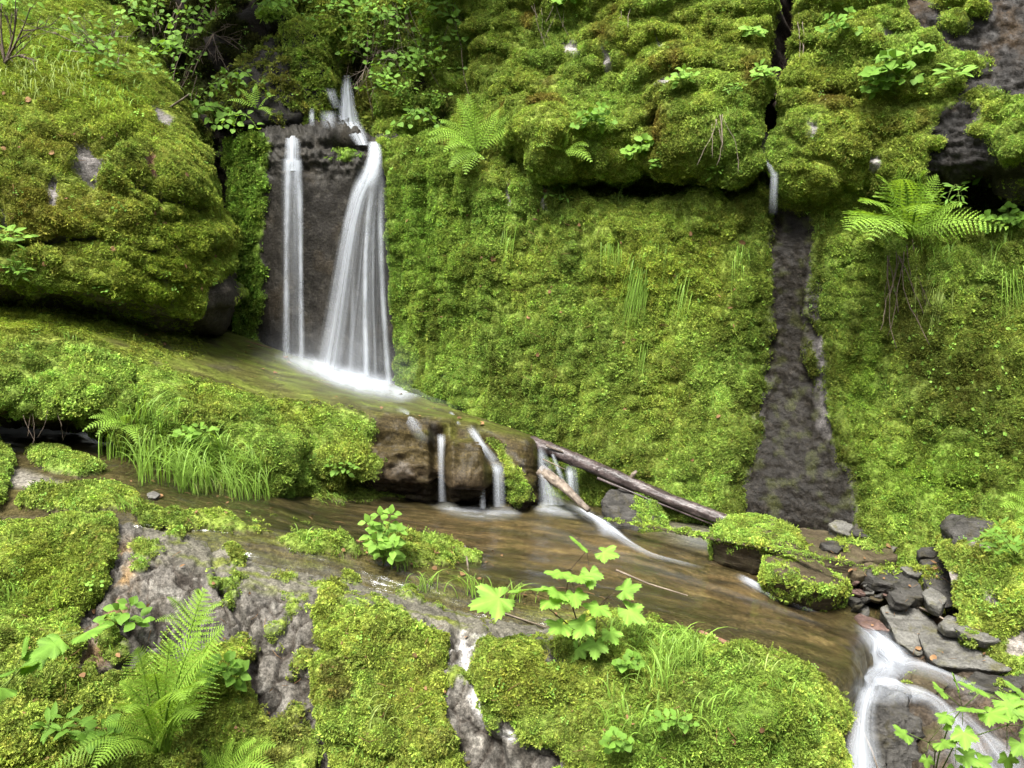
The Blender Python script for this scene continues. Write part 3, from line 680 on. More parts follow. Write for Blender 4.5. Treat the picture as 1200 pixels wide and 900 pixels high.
# ---------------------------------------------------------------- ledge below the fall
s = Surf('rock_ledge', [
  [(-420,318,6.6),(0,335,6.7),(140,352,6.8),(300,388,7.0),(400,410,7.0),(480,440,6.9),(560,465,6.5),(660,505,6.2)],
  [(-420,325,5.4),(0,342,5.6),(140,362,5.9),(310,402,6.15),(400,425,6.2),(480,455,6.05),(560,484,5.8),(640,516,5.5),(650,530,6.0)],
  [(-420,350,4.75),(0,362,4.85),(140,384,5.1),(300,428,5.5),(420,458,5.6),(520,482,5.5),(600,503,5.4),(632,515,5.35),(640,530,5.9)],
  [(-420,384,4.25),(0,394,4.42),(100,408,4.5),(200,438,4.67),(300,468,4.82),(400,478,4.98),(480,490,5.08),(560,500,5.12),(630,518,5.12),(640,532,5.7)],
  [(-420,420,4.08),(0,422,4.22),(100,440,4.32),(200,470,4.47),(300,496,4.64),(400,505,4.86),(500,520,4.98),(590,530,5.02),(630,536,5.04),(638,548,5.6)],
  [(-420,462,4.0),(0,470,4.1),(90,482,4.22),(200,512,4.38),(320,545,4.45),(400,540,4.78),(500,552,4.86),(590,560,4.92),(630,566,4.96),(637,576,5.5)],
  [(-420,476,4.15),(0,482,4.25),(90,494,4.3),(200,528,4.42),(320,566,4.45),(400,562,4.8),(500,575,4.86),(590,585,4.93),(629,590,4.97),(636,596,5.5)],
  [(-420,470,5.0),(0,478,5.0),(90,498,4.8),(200,545,4.5),(320,590,4.5),(400,590,4.9),(500,605,4.95),(590,612,5.0),(628,618,5.0),(635,622,5.5)],
], step=2.4, smooth=10)
px, py, P = s.px, s.py, s.G
front = np.interp(px, [-400,0,100,200,300,400,480,560,640], [384,392,406,434,464,480,490,500,520])
face = sst(-6, 10, py - front); mossz = 1 - sst(405, 440, px)
crest = sst(4, 60, py - front)
d = face * (.08 + .92 * crest) * (mossz * (.13 * (lumps(P, 4, 600) - .5) + .05 * (lumps(P, 11, 601) - .5)) + (1 - mossz) * (.05 * (lumps(P * np.array([1, 1, 1.4]), 3.4, 602) - .5) + .05 * fbm(P * np.array([1, 1, 2.0]), 5, 5, 603, .6, True))) + (1 - face) * (.018 * fbm(P, 4, 4, 604))
d -= face * .12 * (blob(px, py, 365, 545, 16, 30) + .6 * blob(px, py, 45, 430, 20, 6) + .5 * blob(px, py, 160, 440, 8, 26) + .5 * blob(px, py, 232, 465, 7, 20))
# rounded steps of bare rock under the small cascades
d += .10 * poly_in(px, py, [(520,522),(575,520),(590,545),(575,572),(525,570)], 8) - .10 * poly_in(px, py, [(505,505),(522,505),(522,600),(508,600)], 6) - .08 * poly_in(px, py, [(560,500),(585,520),(600,560),(596,600),(575,600),(570,560)], 7) - .12 * poly_in(px, py, [(400,565),(600,575),(600,620),(400,610)], 8)
d += .06 * poly_in(px, py, [(430,484),(530,494),(526,516),(470,520),(430,510)], 10)
s.disp(d); px, py = proj(s.G)
mc = moss_col(P, .32, .32, .12, .04, .34, 3, 605)
topm = moss_col(P, .5, .2, .5, .1, .1, 3, 606) * .8
mc = mc * face[..., None] + topm * (1 - face)[..., None]
mc = tint(mc, .8 * poly_in(px, py, [(-400,330),(0,352),(90,375),(180,400),(60,390),(-400,378)], 12), (.20, .26, .028))
mface = face * mossz * (1 - .3 * sst(.1, .4, fbm(P, 6, 3, 607)))
mright = .95 * poly_in(px + 5 * perlin(P * 14, 9), py + 5 * perlin(P * 14, 10), [(572,514),(588,520),(598,540),(612,560),(622,585),(608,596),(594,570),(592,545)], 5)
mleft = .95 * poly_in(px + 8 * perlin(P * 10, 9), py + 6 * perlin(P * 10, 10), [(400,478),(425,486),(440,505),(430,530),(450,545),(430,560),(395,560)], 8)
mtop = .42 * (1 - face) * np.clip(1.1 - sst(150, 300, px + 1.1 * (py - 400)) * 1.1, 0, 1) * sst(-.3, .1, fbm(P, 4, 4, 608) + .25 * sst(180, 60, px))
m = np.clip(np.maximum.reduce([mface, mright, mleft, mtop]), 0, 1) * (1 - .95 * sst(.25, .7, -s.N[..., 2]))
rock = np.broadcast_to(np.array((.04, .04, .012)), s.G.shape).copy()
lay(rock, (1 - face) * sst(-.2, .3, fbm(P * np.array([1, 3, 3]), 3, 4, 609)) * .9, (.062, .078, .014)); lay(rock, (1 - face) * sst(.1, .4, fbm(P, 5, 4, 610)) * .7, (.032, .028, .02))
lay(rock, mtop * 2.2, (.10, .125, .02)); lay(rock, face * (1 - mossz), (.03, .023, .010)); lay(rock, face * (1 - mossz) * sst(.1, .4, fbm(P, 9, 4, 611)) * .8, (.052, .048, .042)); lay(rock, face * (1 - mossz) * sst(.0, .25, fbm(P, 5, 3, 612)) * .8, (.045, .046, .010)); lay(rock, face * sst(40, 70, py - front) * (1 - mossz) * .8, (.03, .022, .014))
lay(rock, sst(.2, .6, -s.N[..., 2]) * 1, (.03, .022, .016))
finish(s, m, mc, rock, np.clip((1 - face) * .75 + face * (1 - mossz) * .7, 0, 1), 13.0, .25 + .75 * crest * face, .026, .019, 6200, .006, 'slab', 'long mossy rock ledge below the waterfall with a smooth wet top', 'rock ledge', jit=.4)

# ---------------------------------------------------------------- stream bed: one long water-worn slab
s = Surf('stream_bed', [
  [(-420,480,6.0),(0,480,5.8),(100,490,5.6),(300,545,5.6),(420,560,5.8),(520,570,5.8),(640,570,5.9),(720,580,5.8),(850,592,5.6),(960,615,5.2),(1030,660,4.8),(1090,710,4.3),(1100,740,4.3),(1100,860,4.2)],
  [(-420,505,4.9),(0,505,4.75),(100,512,4.65),(220,545,4.6),(330,575,4.7),(420,585,4.9),(520,592,4.95),(640,592,5.05),(720,603,5.1),(850,622,4.85),(950,660,4.5),(1010,700,4.2),(1045,738,3.95),(1050,770,3.95),(1050,860,3.9)],
  [(-420,540,4.2),(0,535,4.15),(150,545,4.15),(280,580,4.2),(400,604,4.4),(520,614,4.6),(640,620,4.7),(760,640,4.6),(860,672,4.32),(950,712,4.0),(1015,750,3.72),(1022,780,3.7),(1012,900,3.65)],
  [(-420,590,3.7),(0,570,3.75),(150,580,3.75),(300,605,3.85),(420,630,3.95),(560,655,4.02),(700,676,3.92),(840,715,3.66),(950,750,3.46),(1005,770,3.33),(1008,800,3.3),(998,940,3.25)],
  [(-420,640,3.4),(0,610,3.5),(150,605,3.5),(300,630,3.5),(420,655,3.55),(560,695,3.45),(700,720,3.35),(820,758,3.2),(920,788,3.1),(978,806,3.0),(985,840,2.97),(972,980,2.92)],
  [(-420,700,3.2),(0,670,3.3),(150,660,3.3),(300,680,3.3),(420,700,3.35),(560,740,3.25),(700,765,3.15),(820,800,3.0),(900,835,2.9),(955,850,2.8),(960,890,2.76),(955,1040,2.7)],
], step=2.4, smooth=10)
px, py, P = s.px, s.py, s.G
fl = P[..., 0] * .55 - P[..., 1] * .25
d = .022 * fbm(P * np.array([.8, 2.2, 2]), 2.2, 4, 700) + .008 * fbm(P * np.array([2, 6, 4]), 4, 4, 701)
isl = np.clip(sum(poly_in(px + 9 * fbm(P, 8, 3, 702), py + 6 * fbm(P, 8, 3, 703), q, 5) for q in [
  [(30,534),(60,530),(104,545),(120,556),(94,560),(60,555)], [(24,590),(60,578),(120,572),(150,580),(160,590),(110,600),(60,600)], [(-400,505),(-10,512),(12,545),(0,600),(-400,620)],
  [(160,606),(260,608),(300,622),(240,620),(170,618)], [(330,634),(400,640),(420,652),(350,648)], [(370,572),(470,570),(480,582),(420,588),(370,584)], [(455,630),(520,644),(560,660),(470,664),(430,650)]]), 0, 1)
d += isl * .03
drop = sst(0, 1, (px - np.interp(py, [700, 750, 800, 850, 900], [1080, 1012, 985, 968, 960])) / 18)
d += drop * .03 * fbm(P * np.array([1, 1, .5]), 9, 4, 705)
s.disp(d); px, py = proj(s.G)
mc = moss_col(P, .3, .3, .15, .03, .35, 3, 706)
grn = .5 * poly_in(px, py, [(150,590),(330,600),(560,680),(700,700),(700,740),(400,680),(150,625)], 14)
ochre = poly_in(px + 20 * fbm(P, 3, 3, 707), py, [(430,600),(560,602),(700,625),(860,660),(960,710),(1010,745),(985,765),(900,735),(760,690),(600,655),(480,640)], 18)
rock = np.broadcast_to(np.array((.034, .028, .013)), s.G.shape).copy()
st = fbm(P * np.array([1.0, 4.5, 4.5]), 2.2, 5, 709, .6)
lay(rock, ochre * sst(-.3, .35, st), (.105, .072, .036)); lay(rock, sst(.08, .35, st) * .35, (.075, .065, .022)); lay(rock, grn * sst(-.2, .3, -st), (.085, .10, .02)); lay(rock, sst(.1, .4, fbm(P * np.array([1.2, 6, 5]), 2.6, 4, 711)) * .7, (.032, .028, .022))
lay(rock, drop, (.05, .042, .028)); lay(rock, poly_in(px, py, [(760,610),(850,610),(860,645),(800,640)], 15) * .6, (.10, .10, .085))
lay(rock, poly_in(px, py, [(0,548),(30,552),(90,572),(60,575),(0,568)], 6) * .8, (.15, .14, .135))
lay(rock, poly_in(px, py, [(-420,400),(130,400),(120,506),(20,512),(-420,512)], 8), (.008, .007, .005)); isl = np.maximum(isl, 0)  # shade under the ledge undercut painted onto the bed as near-black
m = np.clip(isl + grn * .35 * sst(.05, .35, fbm(P * np.array([1, 3, 3]), 4, 3, 712)), 0, 1)
finish(s, m, mc, rock, np.clip(.9 - isl - poly_in(px, py, [(-420,400),(130,400),(120,506),(20,512),(-420,512)], 8), 0, 1), 13.0, 1.0, .03, .02, 5200, .02, 'slab', 'brown water-worn stream bed slab sloping past the ledge to the lower cascade', 'stream bed')

# ---------------------------------------------------------------- mossy bank in front of the stream
s = Surf('rock_bank', [
  [(-420,690,4.0),(0,650,4.1),(150,640,4.1),(300,660,4.0),(420,690,4.0),(560,730,3.9),(700,752,3.8),(820,790,3.6),(900,815,3.45),(985,880,3.2)],
  [(-420,680,3.35),(0,640,3.6),(100,622,3.65),(170,616,3.66),(300,652,3.64),(420,682,3.62),(520,708,3.56),(640,734,3.44),(740,742,3.32),(820,774,3.14),(900,796,3.07),(940,820,3.0),(962,858,3.02)],
  [(-420,695,2.95),(0,648,3.2),(60,636,3.25),(130,620,3.38),(200,626,3.38),(300,662,3.34),(420,692,3.34),(520,718,3.28),(640,744,3.18),(740,752,3.08),(820,782,2.95),(900,804,2.88),(936,832,2.82),(956,872,2.85)],
  [(-420,750,2.75),(0,702,2.95),(80,690,3.0),(150,655,3.14),(220,660,3.14),(300,690,3.12),(420,712,3.12),(560,745,3.06),(700,772,2.95),(820,800,2.78),(900,825,2.7),(945,855,2.68),(963,900,2.75)],
  [(-420,820,2.55),(0,775,2.7),(150,745,2.88),(300,778,2.88),(420,785,2.88),(560,812,2.8),(700,835,2.68),(820,862,2.56),(900,890,2.5),(945,915,2.52),(960,960,2.6)],
  [(-420,930,2.4),(0,890,2.52),(150,880,2.66),(300,895,2.68),(420,897,2.68),(560,915,2.62),(700,935,2.52),(820,960,2.44),(900,985,2.4),(940,1010,2.45),(955,1060,2.5)],
  [(-420,1150,2.2),(0,1130,2.3),(150,1130,2.4),(420,1140,2.42),(700,1160,2.3),(900,1200,2.2),(960,1240,2.3)],
], step=2.4, smooth=12)
px, py, P = s.px, s.py, s.G
def grow(q, k): c = np.mean(np.array(q, float), 0); return (np.array(q) - c) * k + c
slate = np.clip(sum(poly_in(px + 22 * fbm(P, 7, 4, 800), py + 18 * fbm(P, 7, 4, 801), grow(q, 1.2), 3) for q in [
  [(140,606),(176,612),(172,700),(165,770),(120,780),(98,745),(92,720),(122,690),(132,650)], [(168,630),(256,645),(270,690),(262,745),(215,770),(165,760)], [(272,695),(345,680),(366,730),(362,800),(364,842),(312,832),(286,790),(272,745)], [(300,640),(380,660),(400,690),(350,684),(290,668)],
  [(470,715),(520,708),(580,720),(650,740),(660,760),(560,760),(500,750)], [(530,750),(556,768),(574,830),(606,856),(650,870),(660,925),(550,925),(536,850),(526,790)], [(230,850),(246,870),(240,910),(222,905)], [(374,862),(384,870),(390,920),(372,920)], [(84,760),(100,770),(104,800),(92,800)],
  [(600,760),(650,770),(660,800),(640,806),(610,780)], [(100,600),(150,598),(170,612),(150,625),(110,615)], [(405,690),(450,690),(470,706),(420,705)]]), 0, 1)
ed = worley(P * np.array([1.3, 1, .7]) + .06 * np.stack([perlin(P * 9, 21), perlin(P * 9, 22), perlin(P * 9, 23)], -1), 8, 819); ed = ed[1] - ed[0]
slate = np.clip(slate * 1.2 - .75 * sst(.14, .34, fbm(P, 7, 3, 802)), 0, 1)
d = (1 - slate) * (.07 * mats(P, 5, 830) + .035 * mats(P, 12, 831) + .06 * (lumps(P, 4.5, 803) - .5) + .03 * (lumps(P, 13, 804) - .5) + .012 * (lumps(P, 30, 805) - .5)) + slate * (.03 * fbm(P * np.array([2.2, 1, .8]), 7, 5, 806, .6, True) + .03 * perlin(P * 3, 811) - .02 * sst(.1, .0, ed)) + .09 * fbm(P, 1.6, 3, 807)
d -= .05 * line_near(px + 6 * perlin(P * 7, 4), py, [(538,745),(552,800),(570,850),(590,900)], 14) + .05 * line_near(px, py, [(250,640),(262,690),(290,740),(300,800)], 8) + .1 * line_near(px + 6 * perlin(P * 7, 3), py, [(700,840),(706,880),(715,930)], 12)
d *= 1 - .6 * poly_in(px, py, [(150,590),(300,630),(420,665),(560,700),(690,735),(690,762),(560,745),(420,715),(300,690),(180,650)], 14)
d += .10 * blob(px, py, 620, 815, 60, 40) + .13 * blob(px, py, 880, 850, 70, 50) + .05 * blob(px, py, 450, 810, 90, 60) - .06 * blob(px, py, 830, 860, 12, 60)
s.disp(d); px, py = proj(s.G)
mc = moss_col(P, .5, .2, .14, .07, .26, 3.2, 808)
mc = tint(mc, .7 * blob(px, py, 60, 690, 60, 50), (.17, .22, .026))
mc = tint(mc, .75 * blob(px, py, 880, 850, 75, 70) + .6 * blob(px, py, 780, 760, 60, 30) + .6 * blob(px, py, 750, 880, 60, 50), (.12, .215, .03))
mc = tint(mc, .7 * sst(.1, .4, fbm(P, 9, 3, 809)) * blob(px, py, 450, 820, 150, 90), (.09, .06, .03))
mc = tint(mc, .6 * blob(px, py, 620, 800, 60, 40), (.14, .14, .018))
rock = np.broadcast_to(np.array((.076, .070, .061)), s.G.shape).copy()
lay(rock, sst(-.1, .3, fbm(P * np.array([2.5, 1, .7]), 6, 5, 810, .65)) * .9, (.036, .032, .026)); lay(rock, sst(.1, .35, fbm(P, 14, 4, 818)) * .6, (.15, .142, .125)); lay(rock, sst(.08, .02, ed) * .8, (.025, .02, .016)); lay(rock, .75 * poly_in(px, py, [(100,640),(165,640),(160,740),(100,790)], 20) * sst(-.1, .2, fbm(P, 8, 3, 812)), (.15, .095, .04))
lay(rock, .8 * line_near(px + 5 * perlin(P * 10, 5), py, [(538,750),(550,800),(566,840),(600,862)], 12) * sst(-.2, .2, fbm(P, 20, 2, 813)), (.40, .39, .38)); lay(rock, .9 * sst(.12, .3, fbm(P, 12, 3, 814)) * poly_in(px, py, [(480,700),(670,730),(670,810),(480,770)], 14), (.34, .33, .31))
crestb = poly_in(px, py, [(150,590),(300,630),(420,665),(560,700),(690,735),(690,762),(560,745),(480,735),(420,715),(300,690),(180,650)], 14)
m = np.clip(1 - slate, 0, 1) * (1 - .4 * sst(.15, .4, fbm(P, 7, 4, 815))) * (1 - .75 * crestb * sst(-.15, .15, fbm(P * np.array([1, 2, 2]), 5, 4, 816)))
lay(rock, crestb, (.075, .07, .055)); lay(rock, crestb * sst(0, .3, fbm(P * np.array([1, 3, 3]), 5, 4, 817)), (.07, .08, .018))
finish(s, m, mc, rock, .12 + 0 * px, 24.0, 1.0, .025, .0155, 9500, .006, 'terrain', 'low mossy rock bank nearest the camera with bare grey slate patches', 'rock bank', jit=.4)

# ---------------------------------------------------------------- wet ground under the lower cascade
s = Surf('cascade_bed', [
  [(840,600,5.4),(1000,620,5.0),(1100,640,4.8),(1500,660,4.6)],
  [(860,645,4.7),(960,670,4.35),(1100,690,4.1),(1500,700,3.9)],
  [(930,725,4.0),(1010,742,3.85),(1100,760,3.6),(1200,765,3.5),(1500,780,3.3)],
  [(960,785,3.5),(1010,782,3.55),(1060,800,3.45),(1110,815,3.35),(1200,825,3.25),(1500,840,3.0)],
  [(950,860,3.3),(1000,830,3.3),(1060,850,3.2),(1120,850,3.15),(1200,858,3.05),(1500,880,2.8)],
  [(930,960,3.05),(990,910,3.05),(1060,930,2.95),(1120,920,2.9),(1200,920,2.85),(1500,940,2.6)],
  [(900,1150,2.7),(1100,1150,2.6),(1500,1150,2.3)],
], step=2.6, smooth=8)
px, py, P = s.px, s.py, s.G
s.disp(.05 * fbm(P, 4, 4, 900, .6, True) + .05 * (lumps(P, 6, 901) - .5)); s.G[..., 2] -= .13 * sst(830, 760, py); px, py = proj(s.G)
rock = np.broadcast_to(np.array((.028, .022, .016)), s.G.shape).copy(); lay(rock, sst(0, .35, fbm(P, 7, 4, 902)), (.055, .038, .024)); lay(rock, sst(.1, .35, fbm(P, 9, 4, 903)) * .7, (.06, .057, .053))
finish(s, 0 * px, moss_col(P), rock, .8 + 0 * px, 13.0, 1.0, 0, .02, 100, 0, 'terrain', 'dark wet broken rock under the lower cascade at the stream bend', 'stream bed')

# ---------------------------------------------------------------- mossy bank at the right edge
s = Surf('stream_bank', [
  [(1105,640,4.6),(1200,640,4.5),(1550,620,4.4)],
  [(1112,662,4.1),(1130,652,4.05),(1200,640,3.95),(1550,620,3.8)],
  [(1118,690,3.92),(1150,690,3.85),(1200,680,3.75),(1550,670,3.5)],
  [(1122,730,3.8),(1160,738,3.7),(1200,735,3.6),(1550,730,3.3)],
  [(1128,785,3.7),(1165,790,3.6),(1200,792,3.5),(1550,800,3.15)],
  [(1130,850,3.7),(1200,850,3.5),(1550,860,3.1)],
], step=2.4, smooth=6)
px, py, P = s.px, s.py, s.G
s.disp(.08 * (lumps(P, 4, 950) - .5) + .03 * (lumps(P, 12, 951) - .5) + .02 * fbm(P, 9, 4, 952, .6, True)); px, py = proj(s.G)
mc = moss_col(P, .6, .15, .15, .02, .3, 3.5, 953)
m = np.clip(1 - .95 * sst(-.05, .2, fbm(P * np.array([1.5, 1.5, .9]), 5, 4, 954) + .2 * poly_in(px, py, [(1160,690),(1215,720),(1215,800),(1150,800)], 20) - .12), 0, 1)
rock = np.broadcast_to(np.array((.15, .135, .12)), s.G.shape).copy()
finish(s, m, mc, rock, .2 + 0 * px, 13.0, 1.0, .03, .02, 5500, .03, 'terrain', 'pale yellow-green mossy bank at the right edge beside the slate slabs', 'bank')

# ---------------------------------------------------------------- forest floor out to the horizon
me = mesh_np('forest_floor', np.array([(-600, -600, -1.6), (600, -600, -1.6), (600, 600, -1.6), (-600, 600, -1.6)]), np.array([(0, 1, 2, 3)]), False, None, {'col': np.tile((.05, .06, .02), (4, 1)), 'wet': np.zeros(4), 'moss': np.zeros(4)})
tag(link('forest_floor', me, M['terrain']), 'level forest floor below and beyond the rocks', 'ground', kind='structure')
# ================================================================ loose stones, logs, debris
import bmesh
class RockSurf: pass
def hull_rock(name, top, down, mat, label, cat, seed=0, bevel=.012, edge=.022, rough=.012, moss=None, mcol=None, msize=.02, mdens=5000, group=None, layer=(1, 1, 1), rnd=0, add=True, mosslabel=None):
    """a stone: top outline (px, py, distance) plus the same outline pushed by `down` (metres), then chipped and worn"""
    T = [Vector(un(*p)) for p in top]; c = sum(T, Vector()) / len(T); D = Vector(down)
    bm = bmesh.new(); r = random.Random(seed)
    for p in T: bm.verts.new(p)
    for p in T: bm.verts.new(c + (p - c) * r.uniform(.86, 1.04) + D * r.uniform(.8, 1.1))
    bm.verts.new(c - D * .08)
    g = bmesh.ops.convex_hull(bm, input=bm.verts)
    bmesh.ops.delete(bm, geom=list({v for v in g['geom_interior'] + g['geom_unused'] if isinstance(v, bmesh.types.BMVert)}), context='VERTS')
    bmesh.ops.dissolve_limit(bm, angle_limit=.12, verts=bm.verts, edges=bm.edges)
    bmesh.ops.bevel(bm, geom=bm.edges[:] + bm.verts[:], offset=bevel, segments=2, affect='EDGES', profile=.6)
    bmesh.ops.triangulate(bm, faces=bm.faces)
    for k in range(7):
        long = [e for e in bm.edges if e.calc_length() > edge * 1.6]
        if not long: break
        bmesh.ops.subdivide_edges(bm, edges=long, cuts=1); bmesh.ops.triangulate(bm, faces=[f for f in bm.faces if len(f.verts) > 3])
    for k in range(rnd): bmesh.ops.smooth_vert(bm, verts=bm.verts, factor=.5, use_axis_x=True, use_axis_y=True, use_axis_z=True)
    bm.normal_update()
    V = np.array([v.co[:] for v in bm.verts]); N = np.array([v.normal[:] for v in bm.verts])
    V = V + N * (rough * (1.3 * fbm(V * np.array(layer), 9, 4, seed + 5, .6, True) + .8 * fbm(V, 30, 3, seed + 6)))[:, None]
    for v, q in zip(bm.verts, V): v.co = q
    bm.normal_update(); N = np.array([v.normal[:] for v in bm.verts])
    bm.verts.index_update(); Fc = np.array([[v.index for v in f.verts] for f in bm.faces])
    bm.free()
    me = mesh_np(name, V, Fc, True); o = tag(link(name, me, M[mat]), label, cat, group)
    if add:
        s = RockSurf(); s.name = 'rock'; s.bvh = BVHTree.FromPolygons(V.tolist(), Fc.tolist()); SURF[name + str(len(SURF))] = s
    if moss is not None:
        m = np.clip(moss(V, N), 0, 1); mc = moss_col(V, *(mcol or (.3, .3, .15, .03, .35)), 4, seed + 60)
        scatter(V, np.concatenate([Fc, Fc[:, 2:]], 1), m, mc, o, msize, mdens, 'moss', .01, label=mosslabel)
    return o

def mtop(th=.1, nz=.15, sc=9, seed=1): return lambda V, N: sst(nz, nz + .35, N[:, 2] + .5 * fbm(V, sc, 3, seed)) * sst(th - .25, th + .1, .25 + fbm(V, sc * .7, 3, seed + 3))

mfull = lambda nz=-.25, sd=1, lo=-.35: (lambda V, N: sst(nz, nz + .3, N[:, 2] + .25 * fbm(V, 9, 3, sd)) * (.35 + .65 * sst(lo, lo + .3, fbm(V, 6, 3, sd + 3))))
hull_rock('mossy_boulder', [(836,620,4.5),(862,603,4.68),(892,603,4.68),(920,612,4.56),(942,632,4.38),(946,644,4.26),(922,641,4.18),(890,638,4.22),(862,634,4.3),(840,629,4.38)], (.0, .09, -.22), 'brown', 'bright green rounded boulder at the water edge just past the log end', 'boulder', 1, .03, .022, .012, mfull(-.2, 3), (.35, .2, .05, .0, .7), rnd=4, msize=.018, mdens=7000)
hull_rock('mossy_boulder', [(896,652,4.14),(922,643,4.3),(952,654,4.26),(988,678,4.06),(996,686,3.98),(978,691,3.9),(946,686,3.86),(914,674,3.92),(897,662,4.03)], (.03, .12, -.22), 'brown', 'flat-topped brown boulder with a lime-green moss rim in the bend of the stream', 'boulder', 2, .022, .02, .01,
          lambda V, N: np.clip(1.4 * np.maximum(sst(.93, .6, N[:, 2]) * sst(-.55, -.1, N[:, 2]), .6 * sst(.12, .3, fbm(V, 8, 3, 12))), 0, 1), (.4, .15, .02, .0, .8), rnd=2, msize=.017, mdens=8000)
hull_rock('flat_stone', [(922,622,4.8),(948,616,4.9),(1000,628,4.75),(1042,638,4.6),(1052,654,4.42),(1008,658,4.34),(968,652,4.4),(938,640,4.55)], (.0, .04, -.18), 'brown', 'wide flat brown stone behind the two green boulders', 'stone', 3, .015, .022, .01, lambda V, N: sst(.12, .3, fbm(V, 6, 3, 31)) * .8)
hull_rock('mossy_boulder', [(914,612,5.05),(930,604,5.15),(950,607,5.1),(958,620,4.95),(936,626,4.9)], (0, .03, -.12), 'brown', 'small moss-capped boulder at the cliff foot behind the flat brown stone', 'boulder', 4, .02, .02, .01, mfull(-.2, 5), (.35, .2, .05, .0, .7), rnd=3, mdens=7000)
hull_rock('mossy_boulder', [(704,580,4.98),(722,568,5.08),(758,580,5.05),(780,600,4.95),(781,622,4.85),(760,630,4.8),(722,606,4.85)], (.0, -.02, -.14), 'slate_dark', 'grey rock with a vivid green moss patch wedged beneath the fallen log', 'boulder', 5, .025, .02, .012,
          lambda V, N: sst(0, .08, V[:, 0] - un(740, 600, 4.9)[0] + .08 * fbm(V, 9, 3, 55)) * sst(-.4, .0, fbm(V, 7, 3, 56) + .2), (.15, .3, 0, 0, .8), rnd=2, msize=.018, mdens=8000)
hull_rock('slate_slab', [(1032,712,3.98),(1060,704,4.0),(1086,720,3.95),(1112,748,3.8),(1076,768,3.7),(1052,752,3.78)], (.03, .05, -.1), 'slate', 'broad tilted grey slate slab on the far bank above the white chute', 'slab', 6, .008, .02, .008, layer=(1, 1, 3))
hull_rock('slate_slab', [(1076,742,3.82),(1100,734,3.84),(1132,744,3.76),(1180,766,3.62),(1194,784,3.52),(1172,786,3.48),(1100,780,3.58),(1082,762,3.68)], (.02, .05, -.075), 'slate', 'long pointed grey slate slab jutting out over the lower cascade', 'slab', 7, .008, .02, .008, layer=(1, 1, 3))
hull_rock('stone_block', [(1080,668,4.22),(1106,658,4.25),(1130,706,4.0),(1098,716,3.94)], (0, .1, -.1), 'slate_dark', 'oblong dark block patched with yellow moss by the right bank', 'stone block', 8, .008, .02, .007, lambda V, N: .9 * sst(.0, .2, fbm(V, 9, 3, 88)), (.8, .1, .3, .1, .1), layer=(1, 1, 2))
hull_rock('cliff_stone', [(1113,622,4.2),(1128,610,4.26),(1165,612,4.2),(1188,638,4.04),(1178,658,3.98),(1124,658,4.06)], (.03, .2, -.02), 'slate_dark', 'dark layered stone face at the foot of the cliff by the right edge', 'stone', 9, .012, .02, .012, lambda V, N: .8 * sst(.2, .3, fbm(V, 6, 3, 97)) + 0, layer=(1, 1, 5))
hull_rock('slate_slab', [(1078,655,4.35),(1106,646,4.38),(1110,656,4.28),(1084,666,4.22)], (0, .04, -.03), 'slate_dark', 'narrow dark slate slab lying above the oblong moss-patched block', 'slab', 10, .006, .02, .006)
hull_rock('stone', [(1022,636,4.7),(1040,630,4.72),(1054,638,4.62),(1042,650,4.5),(1024,648,4.54)], (0, .03, -.07), 'slate', 'pale grey angular stone at the end of the wide flat brown stone', 'stone', 11, .006, .02, .008)
hull_rock('stone', [(984,712,4.1),(1000,704,4.15),(1018,708,4.1),(1019,720,4.0),(1002,726,3.95),(987,722,4.0)], (0, .03, -.07), 'slate', 'rounded pale grey stone beside the water below the reddish rubble', 'stone', 12, .012, .016, .007, rnd=3)
hull_rock('stone', [(957,710,4.08),(968,704,4.12),(984,712,4.08),(988,722,3.98),(970,724,3.95)], (0, .03, -.06), 'slate_dark', 'small dark stone wedged under the lime-rimmed boulder', 'stone', 13, .012, .016, .007, rnd=2)
hull_rock('stone', [(988,700,4.2),(1002,694,4.24),(1014,698,4.2),(1010,706,4.1),(992,708,4.1)], (0, .02, -.04), 'rust', 'flat reddish stone lying on the rounded pale grey stone', 'stone', 14, .008, .016, .005, rnd=2)
hull_rock('stone', [(1002,740,4.0),(1028,722,4.05),(1050,752,3.85),(1062,780,3.68),(1044,772,3.7),(1024,756,3.82)], (.03, .05, -.08), 'slate_dark', 'dark streaked stone between the chute and the broad slate slab', 'stone', 15, .008, .02, .01)
hull_rock('cascade_rock', [(1052,800,3.5),(1074,784,3.6),(1100,788,3.55),(1113,802,3.42),(1092,814,3.34),(1062,812,3.36)], (0, .05, -.07), 'brown', 'brown wedge-shaped rock parting the lower cascade', 'rock', 16, .008, .016, .009, lambda V, N: .5 * sst(.15, .3, fbm(V, 10, 3, 166)) * sst(.4, .7, N[:, 2]), (.6, .1, .3, .0, .1))
hull_rock('cascade_rock', [(1020,826,3.2),(1038,814,3.26),(1056,816,3.24),(1074,842,3.14),(1077,905,2.98),(1060,930,2.92),(1034,925,2.92),(1020,876,3.02)], (.02, .2, -.1), 'slate_dark', 'dark wet knobbly rock in the middle of the lower cascade', 'rock', 17, .02, .011, .03, rnd=1)
hull_rock('cascade_rock', [(1090,800,3.62),(1200,790,3.5),(1260,800,3.4),(1250,830,3.2),(1130,826,3.3)], (0, .1, -.1), 'slate_dark', 'dark rock shelf below the pointed slate slab at the right edge', 'rock', 18, .01, .022, .012)
hull_rock('cascade_rock', [(1075,830,3.28),(1110,826,3.26),(1128,850,3.12),(1118,880,3.0),(1082,880,3.02)], (0, .12, -.12), 'brown', 'brown wet rock between the knobbly rock and the leafy branch', 'rock', 19, .015, .02, .012)
